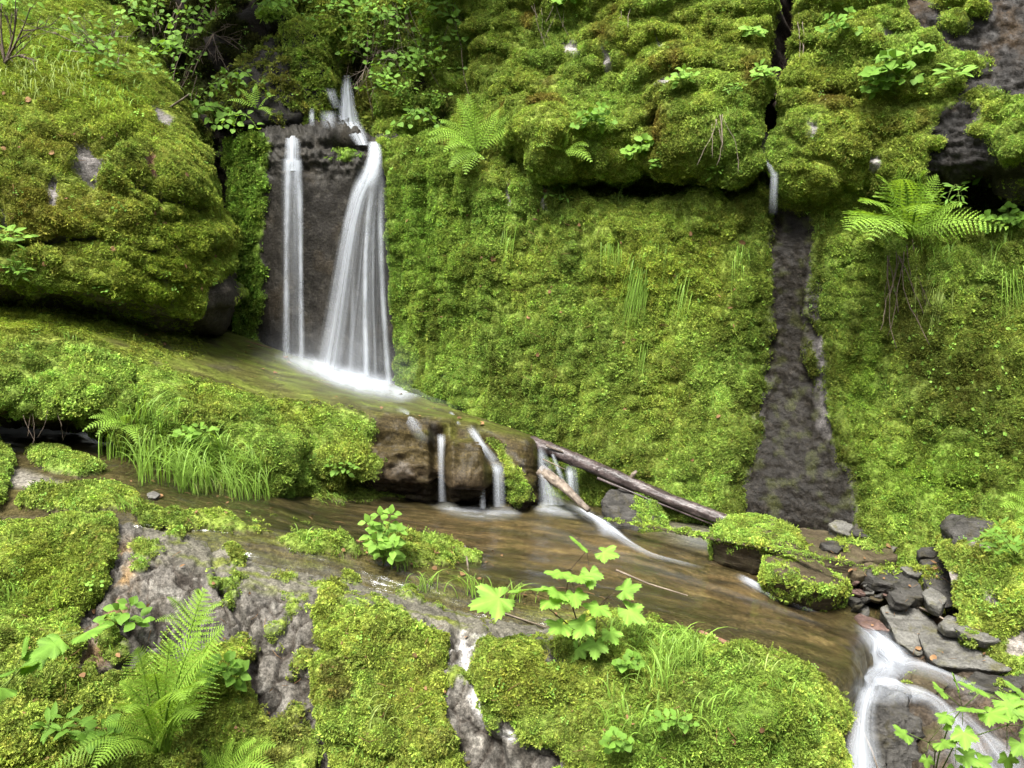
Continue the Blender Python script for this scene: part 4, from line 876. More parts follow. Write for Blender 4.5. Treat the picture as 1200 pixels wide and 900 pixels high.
hull_rock('broken_slab', [(497,452,6.02),(506,443,6.1),(528,460,6.0),(566,490,5.72),(548,494,5.68),(510,476,5.85)], (.02, .1, -.04), 'brown', 'broken brown rock plate leaning on the cliff foot beside the waterfall pool', 'rock', 20, .006, .02, .012)
hull_rock('overhang_rock', [(292,62,6.55),(322,46,6.5),(340,90,6.35),(350,140,6.3),(336,150,6.3),(262,142,6.35),(240,132,6.4),(256,96,6.5)], (.05, .7, .12), 'black_rock', 'black overhanging rock above the cave left of the waterfall', 'rock', 21, .04, .035, .05, lambda V, N: .9 * sst(-.2, .1, fbm(V, 4, 3, 212) + .3 * N[:, 2] - .02), (.1, .2, .4, .2, .05), .03, 2600)
hull_rock('overhang_rock', [(330,34,6.5),(348,20,6.55),(370,44,6.5),(380,96,6.45),(370,150,6.4),(352,146,6.4),(344,100,6.42)], (.05, .5, .0), 'black_rock', 'steep moss-draped rock just left of the upper cascade', 'rock', 22, .03, .03, .03, lambda V, N: sst(-.35, -.05, fbm(V * np.array([1.5, 1, .6]), 5, 3, 222) + .15), (.4, .3, .15, .0, .2), .028, 3000)
hull_rock('overhang_rock', [(300,4,6.6),(330,-6,6.7),(345,14,6.6),(330,26,6.5),(306,24,6.5)], (0, .3, -.1), 'black_rock', 'round moss-topped rock at the top edge left of the upper cascade', 'rock', 23, .04, .03, .02, mfull(-.3, 7), (.2, .4, 0, 0, .6), .03, 3400, rnd=4)
hull_rock('lip_rock', [(352,152,6.5),(376,142,6.55),(400,148,6.5),(428,170,6.32),(410,172,6.3),(372,162,6.36)], (0, .3, -.02), 'black_rock', 'dark wedge rock dividing the upper cascade from the waterfall lip', 'rock', 24, .012, .02, .012)
hull_rock('lip_rock', [(374,126,6.78),(392,122,6.8),(398,142,6.7),(374,142,6.7)], (0, .2, -.02), 'brown', 'small brown step rock under the left trickle of the upper cascade', 'rock', 26, .01, .02, .01)
hull_rock('bark_chunk', [(506,688,3.62),(522,682,3.65),(540,684,3.62),(546,692,3.55),(524,698,3.5),(508,696,3.52)], (0, .02, -.03), 'log', 'dark chunk of rotten bark on the stream edge between two grass tufts', 'bark', 25, .01, .012, .008)
hull_rock('pebble', [(172,578,3.78),(180,575,3.8),(188,579,3.77),(182,584,3.73),(174,583,3.74)], (0, .01, -.015), 'slate', 'single pale pebble on the wet slab beside the moss islands', 'pebble', 27, .004, .008, .003)
SL = [ # more broken slabs between the boulders and the right bank: outline centre, half width, half height, lean, distance
 (1040,676,22,8,.3,4.32,'slate_dark','dark flat slab between the rubble and the oblong block'), (1012,668,16,6,-.2,4.4,'brown','thin brown slab under the edge of the flat brown stone'), (1068,690,15,9,.5,4.15,'slate_dark','tilted black slab beside the crooked tan twig'),
 (1072,668,13,5,.2,4.34,'slate','small grey slab above the crooked twig'), (1094,700,13,8,.5,4.05,'slate','light grey splinter slab beside the oblong block'), (1058,700,12,7,.4,4.08,'slate_dark','dark splinter at the head of the broad grey slab'), (1146,742,22,6,.5,3.78,'slate','grey splinter slab lying on the long pointed slab'), (1118,732,14,7,.3,3.88,'slate','broken slab piece at the root of the long pointed slab'),
 (1090,646,13,5,0,4.5,'slate_dark','dark stone under the mossy cliff foot left of the layered stone'), (978,640,12,5,.2,4.62,'slate_dark','small dark stone on the back of the flat brown stone'), (990,618,14,7,.4,4.86,'slate','grey stone leaning on the cliff foot under the wet streak'), (1012,622,14,6,.1,4.8,'slate_dark','dark stone beside the leaning grey stone at the cliff foot'), (1165,800,26,8,.2,3.52,'slate_dark','dark slab in the shade under the long pointed slab'), (1020,730,16,6,.6,4.02,'rust','brown slab at the head of the white chute')]
for k, (x, y, w, h, a, Y, mt, lb) in enumerate(SL):
    r = random.Random(300 + k); pts = []
    for i in range(6):
        t_ = i * 6.283 / 6 + r.uniform(-.35, .35); u, v = w * math.cos(t_) * r.uniform(.8, 1.1), h * math.sin(t_) * r.uniform(.8, 1.1); u *= 1.3; v *= 1.35; pts.append((x + u, y + v + u * a * .6, Y - .14 - (v + u * a * .6) * .008))
    hull_rock('slate_slab' if 'slab' in lb else 'stone', pts, (r.uniform(-.02, .02), .03, -r.uniform(.04, .07)), mt, lb, 'slab' if 'slab' in lb else 'stone', 300 + k, .006, .018, .008, (lambda V, N: .8 * sst(.1, .25, fbm(V, 8, 3, 77))) if k % 3 == 0 else None, (.4, .2, .1, .0, .5), layer=(1, 1, 3))
r = random.Random(5)
for k in range(30):
    x, y = r.uniform(985, 1050), r.uniform(664, 712)
    if (x < 1000 and y > 698): continue
    Y = 4.42 - (y - 660) / 56 * .42; w = r.uniform(4, 10); h = w * r.uniform(.3, .6); a = r.uniform(-.6, .6)
    pts = [(x + w * math.cos(q) * r.uniform(.7, 1.2) + h * a * math.sin(q), y + h * math.sin(q) + a * w * math.cos(q) * .5, Y - .10 * math.sin(q)) for q in [i * 6.283 / 5 + r.uniform(-.4, .4) for i in range(5)]]
    hull_rock('rubble_stone', pts, (r.uniform(-.02, .02), .02, -r.uniform(.02, .05)), r.choice(['rust', 'brown', 'slate_dark', 'slate', 'rust', 'slate_dark']), 'small broken stone in the heap between the flat brown stone and the slabs', 'stone', 100 + k, .003, .018, .006, group='broken stones heaped by the stream', add=False)

# ---------------------------------------------------------------- logs and sticks
def log(name, pts, r0, r1, mat, label, cat, seed=0, n=28, seg=110, ridge=.3, parts=()):
    P = np.array([un(*p) for p in pts]); P = _resample3(P, seg); V = []
    for i in range(seg):
        t = P[min(i + 1, seg - 1)] - P[max(i - 1, 0)]; t /= np.linalg.norm(t); a = np.cross(t, [0, 0, 1.0]); a /= np.linalg.norm(a); b = np.cross(t, a)
        r = r0 + (r1 - r0) * i / (seg - 1)
        for k in range(n):
            th = 6.2832 * k / n; V.append(np.r_[P[i] + (a * math.cos(th) + b * math.sin(th)) * r, math.cos(th), math.sin(th), i / seg * 6])
    V = np.array(V); q = V[:, 3:] * np.array([2.2, 2.2, .8]); ax = np.repeat(P, n, 0)
    k = 1 + ridge * fbm(q, 1.6, 4, seed, .6) + .5 * ridge * fbm(q * np.array([1, 1, 4]), 1, 3, seed + 3)
    W = ax + (V[:, :3] - ax) * k[:, None]
    F_ = [(i * n + j, i * n + (j + 1) % n, (i + 1) * n + (j + 1) % n, (i + 1) * n + j) for i in range(seg - 1) for j in range(n)]
    m = MB(); m.add(W, F_ + [tuple(range(n))[::-1], tuple((seg - 1) * n + j for j in range(n))])
    o = tag(m.build(name, M[mat]), label, cat)
    for nm, pp, a0, a1, mt in parts:
        m = MB(); m.tube([un(*p) for p in pp], a0, a1, 7, wob=.15); m.build(nm, M[mt], o)
    return o
def _resample3(P, n):
    d = np.r_[0, np.cumsum(np.linalg.norm(np.diff(P, axis=0), axis=1))]; t = np.linspace(0, d[-1], n)
    return np.stack([np.interp(t, d, P[:, k]) for k in range(3)], -1)
log('fallen_log', [(622,518,5.34),(660,533,5.2),(720,558,5.12),(790,588,4.98),(858,612,4.82)], .047, .036, 'log', 'long dark wet log lying along the cliff foot from the ledge to the boulders', 'log', 3,
    parts=[('branch_stub', [(738,566,5.1),(742,556,5.06),(746,552,5.05)], .022, .008, 'wood'), ('split_bark', [(700,560,5.06),(760,585,5.0),(836,615,4.84)], .009, .005, 'log'), ('split_bark', [(640,522,5.2),(660,530,5.16)], .010, .006, 'wood')])
log('broken_branch', [(634,552,5.1),(658,568,4.98),(690,598,4.8)], .042, .016, 'wood', 'short splintered grey branch leaning into the water under the fallen log', 'branch', 8, ridge=.35)
log('stick', [(820,741,3.3),(860,757,3.2),(915,777,3.08)], .012, .008, 'redwood', 'reddish bark stick along the edge of the mossy bank', 'stick', 9, seg=30, n=10)
def stick(px_pts, r0, label, mat='twig', name='twig'):
    m = MB(); m.tube([un(*p) for p in px_pts], r0, r0 * .5, 5, wob=.1); return tag(m.build(name, M[mat]), label, 'twig')
stick([(1078,712,3.95),(1100,722,3.85),(1140,745,3.66),(1160,754,3.6)], .006, 'pale thin twig lying across the two slate slabs')
stick([(1060,682,4.1),(1068,694,4.02),(1066,706,3.95)], .006, 'short crooked tan twig standing at the end of the slate slab')
stick([(1004,842,3.12),(1022,880,2.98),(1030,905,2.9)], .005, 'straight pale twig caught in the falling water of the lower cascade')
stick([(722,668,3.95),(760,684,3.85),(806,698,3.72)], .006, 'thin grey twig lying in the stream behind the tall grass')
stick([(545,640,4.0),(552,690,3.5),(580,715,3.35),(640,735,3.25)], .006, 'bent bare twig on the bank beside the bark chunk')
stick([(270,395,6.1),(300,403,6.02),(318,408,5.98)], .007, 'reddish twig washed up on the ledge left of the waterfall', 'redwood')
stick([(636,538,5.05),(662,550,5.0)], .005, 'thin pale stick crossing the small fall below the log')
stick([(196,128,5.85),(214,116,5.8),(222,110,5.75)], .009, 'bleached stick poking up from the top of the big outcrop')
# ================================================================ water
def sheet(name, rows, mat, gain=1.0, nu=16, nv=60, vg=None, bulge=.03, parent=None, p=1.0):
    """falling water: rows (left px, right px, py, distance), fading at both sides"""
    R = np.array(rows, float); t = np.linspace(0, 1, len(R)); T = np.linspace(0, 1, nv)
    R2 = np.stack([np.interp(T, t, R[:, k]) for k in range(4)], -1); 
    for k in range(4): R2[:, k] = np.convolve(np.pad(R2[:, k], 3, mode='reflect', reflect_type='odd'), np.ones(7) / 7, 'valid')
    u = np.linspace(0, 1, nu); U, Tm = np.meshgrid(u, T)
    PX = R2[:, :1] * (1 - U) + R2[:, 1:2] * U
    G = un(PX, np.repeat(R2[:, 2:3], nu, 1), R2[:, 3:4] - bulge * (1 - (2 * U - 1) ** 2))
    wm = np.linalg.norm(G[:, -1] - G[:, 0], axis=1).max(); L = np.linalg.norm(np.diff(G[:, nu // 2], axis=0), axis=1).sum()
    g = gain * np.clip(1 - np.abs(2 * U - 1) ** 1.8, 0, 1) ** (1.3 * p)
    g = g * (np.interp(Tm, *zip(*vg)) if vg else 1)
    me = mesh_np(name, G.reshape(-1, 3), grid_faces(nv, nu), True, np.stack([U * wm + 3.1 * len(bpy.data.meshes) % 7, Tm * L], -1).reshape(-1, 2), {'gain': g.ravel()})
    return link(name, me, M[mat], parent)

def flow(name, path, gain=1.0, mat='flow', lift=.018, nu=15, parent=None, only=None, sm=2.0):
    """water sliding over rock: path of (px, py, width px, gain)"""
    Pp = np.array(path, float); d = np.r_[0, np.cumsum(np.hypot(*np.diff(Pp[:, :2], axis=0).T))]; nv = max(6, int(d[-1] / 4)); tt = np.linspace(0, d[-1], nv)
    S = np.stack([np.interp(tt, d, Pp[:, k]) for k in range(4)], -1); S = _smooth_u(S, 1.6)
    H = [hit(x, y, only) for x, y in S[:, :2]]
    C = _smooth_u(np.array([h[0][:] for h in H]), sm); Nn = _smooth_u(np.array([h[1][:] for h in H]), 3); Nn /= np.linalg.norm(Nn, axis=1, keepdims=True)
    t = np.gradient(C, axis=0); t /= np.linalg.norm(t, axis=1, keepdims=True); sd = np.cross(Nn, t); sd /= np.linalg.norm(sd, axis=1, keepdims=True)
    dist = np.linalg.norm(C - np.array([0, 0, CZ]), axis=1); wd = S[:, 2] * dist / F
    u = np.linspace(-1, 1, nu); G = C[:, None] + sd[:, None] * (u[None, :, None] * wd[:, None, None] / 2) + Nn[:, None] * (lift * (1.2 - .8 * u[None, :, None] ** 2))
    g = gain * S[:, 3:4] * np.clip(1 - u[None] ** 2, 0, 1) ** 1.8 * sst(0, .18, np.linspace(0, 1, nv))[:, None] * sst(1, .8, np.linspace(0, 1, nv))[:, None]
    L = np.r_[0, np.cumsum(np.linalg.norm(np.diff(C, axis=0), axis=1))]
    uv = np.stack([np.repeat(u[None] * wd.max() / 2 + len(bpy.data.meshes) * .37 % 5, nv, 0), np.repeat(L[:, None], nu, 1)], -1).reshape(-1, 2)
    me = mesh_np(name, G.reshape(-1, 3), grid_faces(nv, nu), True, uv, {'gain': g.ravel()})
    return link(name, me, M[mat], parent)

def foam(name, outline, gain=.9, parent=None, lift=.03, only=None, n=26, soft=18):
    """spray and foam lying over rock: a soft-edged patch that follows the surface"""
    o = np.array(outline, float); x = np.linspace(o[:, 0].min() - soft, o[:, 0].max() + soft, n); y = np.linspace(o[:, 1].min() - soft * .6, o[:, 1].max() + soft * .6, n)
    X, Y = np.meshgrid(x, y); G = np.array([[hit(a, b, only)[0][:] for a in x] for b in y]); 
    to = np.array([0, 0, CZ]) - G; G = G + to / np.linalg.norm(to, axis=-1, keepdims=True) * lift
    g = gain * poly_in(X, Y, outline, soft); uv = np.stack([X, Y], -1).reshape(-1, 2) / 160
    me = mesh_np(name, G.reshape(-1, 3), grid_faces(n, n), True, uv, {'gain': g.ravel()})
    return link(name, me, M['foam'], parent)

def water(name, label, cat, loc_px):
    return tag(empty(name, hit(*loc_px)[0]), label, cat, kind='structure')

# main fall ------------------------------------------------------
W1 = water('waterfall', 'wide right strand of the main waterfall fanning out over the dark wall', 'waterfall', (430, 440))
sheet('strand', [(431,447,166,6.16),(430,448,180,6.08),(426,450,195,6.0),(416,453,218,5.97),(405,455,250,5.95),(397,457,290,5.92),(388,459,340,5.9),(376,460,395,5.88),(364,462,448,5.86)], 'fall', .24, 22, 80, [(0,3.4),(.12,3),(.22,1.8),(.35,1),(1,1.2)], parent=W1)
sheet('strand', [(428,448,186,6.0),(421,444,205,5.97),(408,432,232,5.95),(400,424,262,5.93),(392,418,300,5.91),(384,412,345,5.89),(374,406,395,5.87),(362,400,446,5.85)], 'fall', .78, 18, 80, [(0,.8),(.1,1.1),(.5,.75),(1,.7)], parent=W1)
sheet('strand', [(420,446,196,5.98),(410,432,222,5.95),(402,424,255,5.93),(396,416,300,5.91),(390,410,345,5.89)], 'foam', .6, 14, 60, [(0,0),(.2,1),(.6,.6),(1,0)], bulge=.02, parent=W1)
sheet('strand', [(431,447,168,6.12),(430,449,185,6.0),(427,448,205,5.96),(420,446,222,5.94)], 'foam', 1.0, 12, 30, [(0,.6),(.3,1),(.7,.8),(1,0)], parent=W1)
sheet('strand', [(434,444,205,5.93),(428,436,250,5.9),(425,432,300,5.88),(424,432,360,5.86),(425,434,440,5.84)], 'foam', .9, 8, 60, [(0,0),(.3,.7),(1,1)], bulge=.012, parent=W1)
sheet('strand', [(443,453,205,5.93),(442,450,250,5.9),(443,451,310,5.88),(446,454,370,5.87),(451,460,450,5.84)], 'foam', .8, 8, 60, [(0,0),(.3,.6),(1,.9)], bulge=.012, parent=W1)
sheet('strand', [(436,441,230,5.92),(435,439,300,5.89),(436,440,370,5.87),(438,443,446,5.85)], 'foam', .35, 6, 60, [(0,0),(.3,.7),(1,.9)], bulge=.01, parent=W1)
sheet('strand', [(412,418,300,5.89),(410,417,360,5.87),(408,416,440,5.85)], 'foam', .3, 6, 60, [(0,0),(.4,.8),(1,.9)], bulge=.01, parent=W1)
W2 = water('waterfall', 'narrow left strand of the main waterfall dropping in two white threads', 'waterfall', (345, 415))
sheet('strand', [(334,351,159,6.24),(333,353,170,6.12),(332,354,188,6.07),(331,356,200,6.04)], 'fall', 1.1, 12, 40, [(0,.9),(.6,.8),(1,.7)], parent=W2)
sheet('strand', [(328,356,186,6.06),(328,357,230,6.02),(328,357,300,5.99),(327,358,360,5.97),(326,360,424,5.94)], 'fall', .22, 14, 70, [(0,2),(.25,1.2),(1,.8)], parent=W2)
sheet('strand', [(333,343,188,6.03),(332,341,240,6.0),(332,339,310,5.97),(331,340,370,5.95),(330,341,422,5.92)], 'foam', .85, 8, 60, [(0,1),(.5,.7),(1,.7)], bulge=.012, parent=W2)
sheet('strand', [(343,354,188,6.03),(347,356,240,6.0),(349,356,310,5.97),(349,357,370,5.95),(349,358,425,5.92)], 'foam', .85, 8, 60, [(0,.9),(.5,.7),(1,.7)], bulge=.012, parent=W2)
W3 = water('waterfall', 'short upper cascade in the mossy notch above the main waterfall', 'waterfall', (405, 150))
sheet('strand', [(402,412,88,6.82),(399,414,104,6.74),(396,418,122,6.66),(394,422,140,6.58),(393,426,150,6.5)], 'fall', .95, 12, 40, [(0,.2),(.2,1),(1,.7)], parent=W3)
sheet('strand', [(400,409,92,6.78),(398,411,112,6.68),(396,411,130,6.58),(394,412,148,6.48)], 'fall', .8, 10, 40, [(0,.0),(.4,.9),(1,.5)], parent=W3)
sheet('strand', [(390,422,142,6.34),(398,428,150,6.27),(407,431,158,6.22),(416,434,170,6.16)], 'fall', .85, 14, 40, [(0,.1),(.25,.9),(.6,.8),(1,.8)], bulge=.01, parent=W3)
sheet('strand', [(379,394,103,6.4),(383,396,114,6.38),(388,402,127,6.36)], 'fall', .6, 10, 24, [(0,.1),(.3,1),(1,.3)], parent=W3)
sheet('strand', [(373,397,129,6.26),(374,396,140,6.23),(376,396,151,6.21)], 'fall', .7, 16, 24, [(0,0),(.35,1),(.7,.8),(1,.1)], bulge=.01, parent=W3, p=1.4)
sheet('strand', [(362,370,126,6.24),(361,370,138,6.22),(361,371,148,6.2)], 'fall', .8, 8, 20, [(0,0),(.4,1),(1,.1)], parent=W3, p=1.6)
# foam at its foot
FM = water('waterfall_foam', 'bright white foam where the waterfall lands on the ledge', 'foam', (410, 445))
foam('spray', [(330,418),(362,420),(400,432),(452,446),(486,460),(470,466),(420,458),(370,440)], .95, FM, .05, ['rock_ledge', 'fall_wall'], 30, 10)
foam('spray', [(370,426),(410,436),(450,448),(450,458),(400,450)], .9, FM, .09, ['rock_ledge', 'fall_wall'], 26, 9)
foam('mist', [(310,400),(400,395),(470,420),(520,470),(440,470),(330,440)], .10, FM, .18, ['rock_ledge', 'fall_wall'], 24, 30)
# small falls over the ledge
W4 = water('small_fall', 'thin white fall dropping off the ledge in front of the stepped rock', 'waterfall', (518, 582))
sheet('strand', [(511,523,508,4.98),(512,523,520,4.9),(512,522,535,4.87),(513,522,560,4.84),(513,524,588,4.82)], 'fall', .95, 12, 40, [(0,0),(.12,.9),(.5,.9),(1,.6)], bulge=.02, parent=W4)
W5 = water('small_fall', 'small veil fall spilling from the stepped rock near the ledge end', 'waterfall', (586, 590))
flow('strand', [(550,500,14,.3),(555,510,18,.9),(562,522,18,1),(572,534,20,.8),(582,546,20,.5)], .8, 'flow', .02, parent=W5)
sheet('strand', [(572,590,540,4.94),(576,592,552,4.86),(577,593,570,4.84),(577,594,594,4.82)], 'fall', .6, 14, 40, [(0,0),(.25,1),(1,.6)], bulge=.02, parent=W5)
sheet('strand', [(561,570,560,4.86),(562,569,580,4.85),(561,570,596,4.83)], 'fall', .4, 8, 20, bulge=.01, parent=W5)
W6 = water('small_fall', 'pale veil of water falling behind the splintered branch under the log', 'waterfall', (655, 585))
sheet('strand', [(629,636,520,5.14),(629,650,550,5.08),(630,668,592,5.0)], 'fall', .6, 14, 40, [(0,0),(.2,.8),(1,.8)], parent=W6)
sheet('strand', [(645,650,532,5.16),(648,656,545,5.12),(655,664,565,5.08)], 'foam', .5, 8, 30, parent=W6)
sheet('strand', [(660,676,545,5.14),(662,678,560,5.08),(662,680,582,5.02)], 'fall', .65, 12, 30, [(0,0),(.3,1),(1,.5)], parent=W6)
W7 = water('rivulet', 'small wet trickle sliding across the ledge top above the thin fall', 'water', (480, 500))
flow('trickle', [(468,478,18,.3),(480,490,20,.7),(486,500,22,.4),(500,520,20,.15)], .6, 'flow', .012, parent=W7)
flow('trickle', [(528,484,8,.4),(533,492,12,.8),(538,500,8,.3)], .8, 'flow', .012, parent=W7)
# stream
W8 = water('stream', 'shallow stream sliding over the brown slab with white riffles', 'stream', (700, 640))
sb = next(s for k, s in SURF.items() if s.name == 'stream_bed')
g = np.clip(1 - sst(0, 1, (sb.px - np.interp(sb.py, [700, 750, 800, 850, 900], [1060, 1002, 972, 950, 940])) / 20), 0, 1) * sst(90, 170, sb.px)
fG = sb.G + np.array([0, 0, .008]) - np.clip(isl, 0, 1)[..., None] * np.array([0, 0, .05])
me = mesh_np('water_film', fG.reshape(-1, 3), sb.Fc, True, np.stack(np.meshgrid(sb.ul, sb.vl), -1).reshape(-1, 2), {'gain': g.ravel()}); link('water_film', me, M['film'], W8)
BED = ['stream_bed']
foam('riffle', [(508,586),(550,594),(592,598),(604,602),(560,606),(520,596)], .65, W8, .02, BED, 24, 9)
foam('riffle', [(628,588),(668,592),(690,602),(668,604),(632,598)], .6, W8, .02, BED, 20, 8)
flow('riffle', [(664,594,14,.9),(690,606,18,1.2),(712,620,22,.9),(730,636,18,.7),(760,654,14,.45),(800,664,12,.3),(830,672,10,.1)], .9, 'flow', .025, only=BED, parent=W8)
foam('riffle', [(700,608),(714,612),(724,626),(708,624)], .9, W8, .04, BED, 16, 7)
flow('riffle', [(790,630,30,.3),(830,642,36,.45),(868,656,30,.4),(900,672,20,.2)], .28, 'flow', .02, only=BED, parent=W8)
flow('riffle', [(862,676,14,.5),(878,684,24,1.1),(896,696,22,.8),(925,710,14,.35),(960,724,10,.1)], 1.0, 'flow', .022, only=BED, parent=W8)
flow('riffle', [(600,604,40,.25),(680,640,40,.25),(780,672,40,.25),(900,712,36,.3),(980,742,30,.5)], .18, 'flow', .014, only=BED, parent=W8)
# lower cascade
W9 = water('lower_cascade', 'white rushing chute of the lower cascade between slate slabs and dark rocks', 'cascade', (1035, 770))
CB = ['cascade_bed', 'rock', 'stream_bed']
flow('chute', [(992,738,21,.1),(1015,750,39,.8),(1034,764,56,1.2),(1050,782,49,1.1),(1042,798,54,.7),(1030,806,43,.2)], .75, 'flow', .04, parent=W9, only=CB, sm=5)
flow('chute', [(1006,744,14,.3),(1030,758,28,1.2),(1052,776,32,1.2),(1066,788,21,.6),(1080,792,14,.2)], .65, 'flow', .06, parent=W9, only=CB, sm=5)
flow('chute', [(1046,776,28,.6),(1075,786,25,.9),(1100,796,23,.8),(1130,808,23,.4),(1160,822,21,.1)], .65, 'flow', .04, parent=W9, only=CB, sm=4)
flow('chute', [(1058,780,32,.6),(1036,794,39,1),(1014,806,43,1),(1004,818,43,.7),(998,832,43,.3)], .7, 'flow', .04, parent=W9, only=CB, sm=4)
flow('chute', [(1000,808,28,.4),(1030,806,29,1.0),(1066,814,28,.9),(1096,828,23,.7),(1116,850,25,.5),(1130,890,36,.5),(1140,930,43,.5)], .65, 'flow', .05, parent=W9, only=CB, sm=3)
sheet('chute', [(1004,1042,800,3.36),(1000,1034,814,3.2),(997,1028,834,3.1),(991,1030,862,3.03),(984,1036,890,2.97),(974,1044,930,2.88)], 'fall', .8, 18, 50, [(0,0),(.15,.8),(.3,.8),(.5,.65),(.75,.9),(1,1)], parent=W9)
sheet('chute', [(1000,1018,836,3.02),(990,1024,866,2.97),(982,1028,890,2.93),(974,1034,930,2.84)], 'fall', .5, 12, 40, [(0,0),(.5,.8),(1,1)], parent=W9)
flow('chute', [(1104,830,28,.3),(1135,862,54,.6),(1165,900,75,.6),(1190,935,86,.6)], .7, 'flow', .03, parent=W9, only=CB, sm=4)
foam('chute', [(1012,748),(1036,754),(1066,778),(1058,790),(1030,800),(1004,808),(1010,796),(1036,784)], .45, W9, .05, CB, 26, 10)
foam('chute', [(1008,802),(1046,804),(1080,816),(1060,820),(1004,822)], .35, W9, .05, CB, 22, 9)
# trickle on the cliff
W10 = water('trickle_fall', 'little waterfall in the notch of the cliff above the brown wet streak', 'waterfall', (906, 244))
sheet('strand', [(892,897,172,5.32),(893,902,184,5.28),(898,908,195,5.24),(903,913,206,5.21)], 'fall', .4, 8, 24, [(0,0),(.4,1),(1,.6)], parent=W10, bulge=.01)
sheet('strand', [(902,913,200,5.22),(902,913,212,5.2),(901,912,230,5.2),(900,912,252,5.22)], 'fall', .6, 10, 30, [(0,0),(.3,1),(.7,.8),(1,0)], parent=W10, bulge=.015)
# ================================================================ ferns, herbs, grasses, hanging roots
UPV = Vector((0, 0, 1))
def wpt(px, py, off=0.0, only=None):
    """the surface point seen at a pixel, moved `off` metres towards the camera"""
    p, n = hit(px, py, only); return p + (Vector((0, 0, CZ)) - p).normalized() * off, n
def at_depth(px, py, ref, dY=0.0): return Vector(un(px, py, ref.y + dY))

def bez(a, b, c, n): return [a * (1 - t) ** 2 + b * 2 * t * (1 - t) + c * t * t for t in [i / (n - 1) for i in range(n)]]

def frond_mesh(m, base, tip, arch, width, npin=20, face=None, bare=.14, droop=.25, c=1.0, fine=8):
    """one fern frond from base to tip: curved midrib, paired tapering pinnae, each cut into small lobes"""
    L = (tip - base).length; ctrl = (base + tip) / 2 + UPV * arch
    P = bez(base, ctrl, tip, npin * 2); face = face or (Vector((0, 0, CZ)) - base).normalized()
    m.tube(P[::2] + [P[-1]], .004 * L / .4 + .001, .001, 4, c * .75)
    for i in range(int(npin * 2 * bare), npin * 2 - 1):
        t = i / (npin * 2 - 1); s = (t - bare) / (1 - bare)
        w = width * (min(1, .35 + s * 2.6) * (1 - s) ** .75 + .03)
        tg = (P[min(i + 1, len(P) - 1)] - P[i - 1]).normalized(); nrm = (UPV * .8 + face * .6 - tg * (UPV * .8 + face * .6).dot(tg)).normalized(); side = tg.cross(nrm)
        if i % 2: continue
        for sg in (-1, 1):
            d = (side * sg + tg * .38).normalized(); cc = c * random.uniform(.85, 1.15); dn = -nrm * droop * random.uniform(.5, 1.3)
            wl = w * random.uniform(.88, 1.05); pw = L / npin * .62
            if fine <= 2:
                a = P[i]; q = [a + d * wl * k + dn * wl * k * k for k in (0, .5, 1)]
                m.add([q[0] - tg * pw * .3, q[0] + tg * pw * .3, q[1] + tg * pw * .42, q[2], q[1] - tg * pw * .42], [(0, 1, 2, 4), (4, 2, 3)], cc); continue
            vs = []; fs = []
            for k in range(fine):
                k0 = (k + .1) / fine; k1 = (k + .95) / fine; ta = (1 - k0) ** .7
                o0 = P[i] + d * wl * k0 + dn * wl * k0 * k0; o1 = P[i] + d * wl * k1 + dn * wl * k1 * k1
                for sg2 in (-1, 1):
                    e = tg * sg2 * pw * ta * .62 + d * wl / fine * .5; b = len(vs)
                    vs += [o0, o0 * .45 + o1 * .55 + e * 1.0, o1 + e * .75, o1]; fs.append((b, b + 1, b + 2, b + 3))
            m.add(vs, fs, cc)

def fern(label, base_px, tips, width, mat='fern', group=None, npin=20, fine=8, off=.03, arch=.3, base_off=0):
    b, n = wpt(*base_px, off); o = tag(empty('fern', b), label, 'fern', group)
    for tp in tips:
        px, py, dY = tp[:3]; tip = at_depth(px, py, b, dY); L = (tip - b).length
        m = MB(); frond_mesh(m, b + Vector((random.uniform(-.02, .02), random.uniform(-.01, .01), 0)), tip, L * (tp[3] if len(tp) > 3 else arch), width * L, npin, None, .12, .22, random.uniform(.85, 1.2), fine)
        m.build('frond', M[mat], o)
    return o

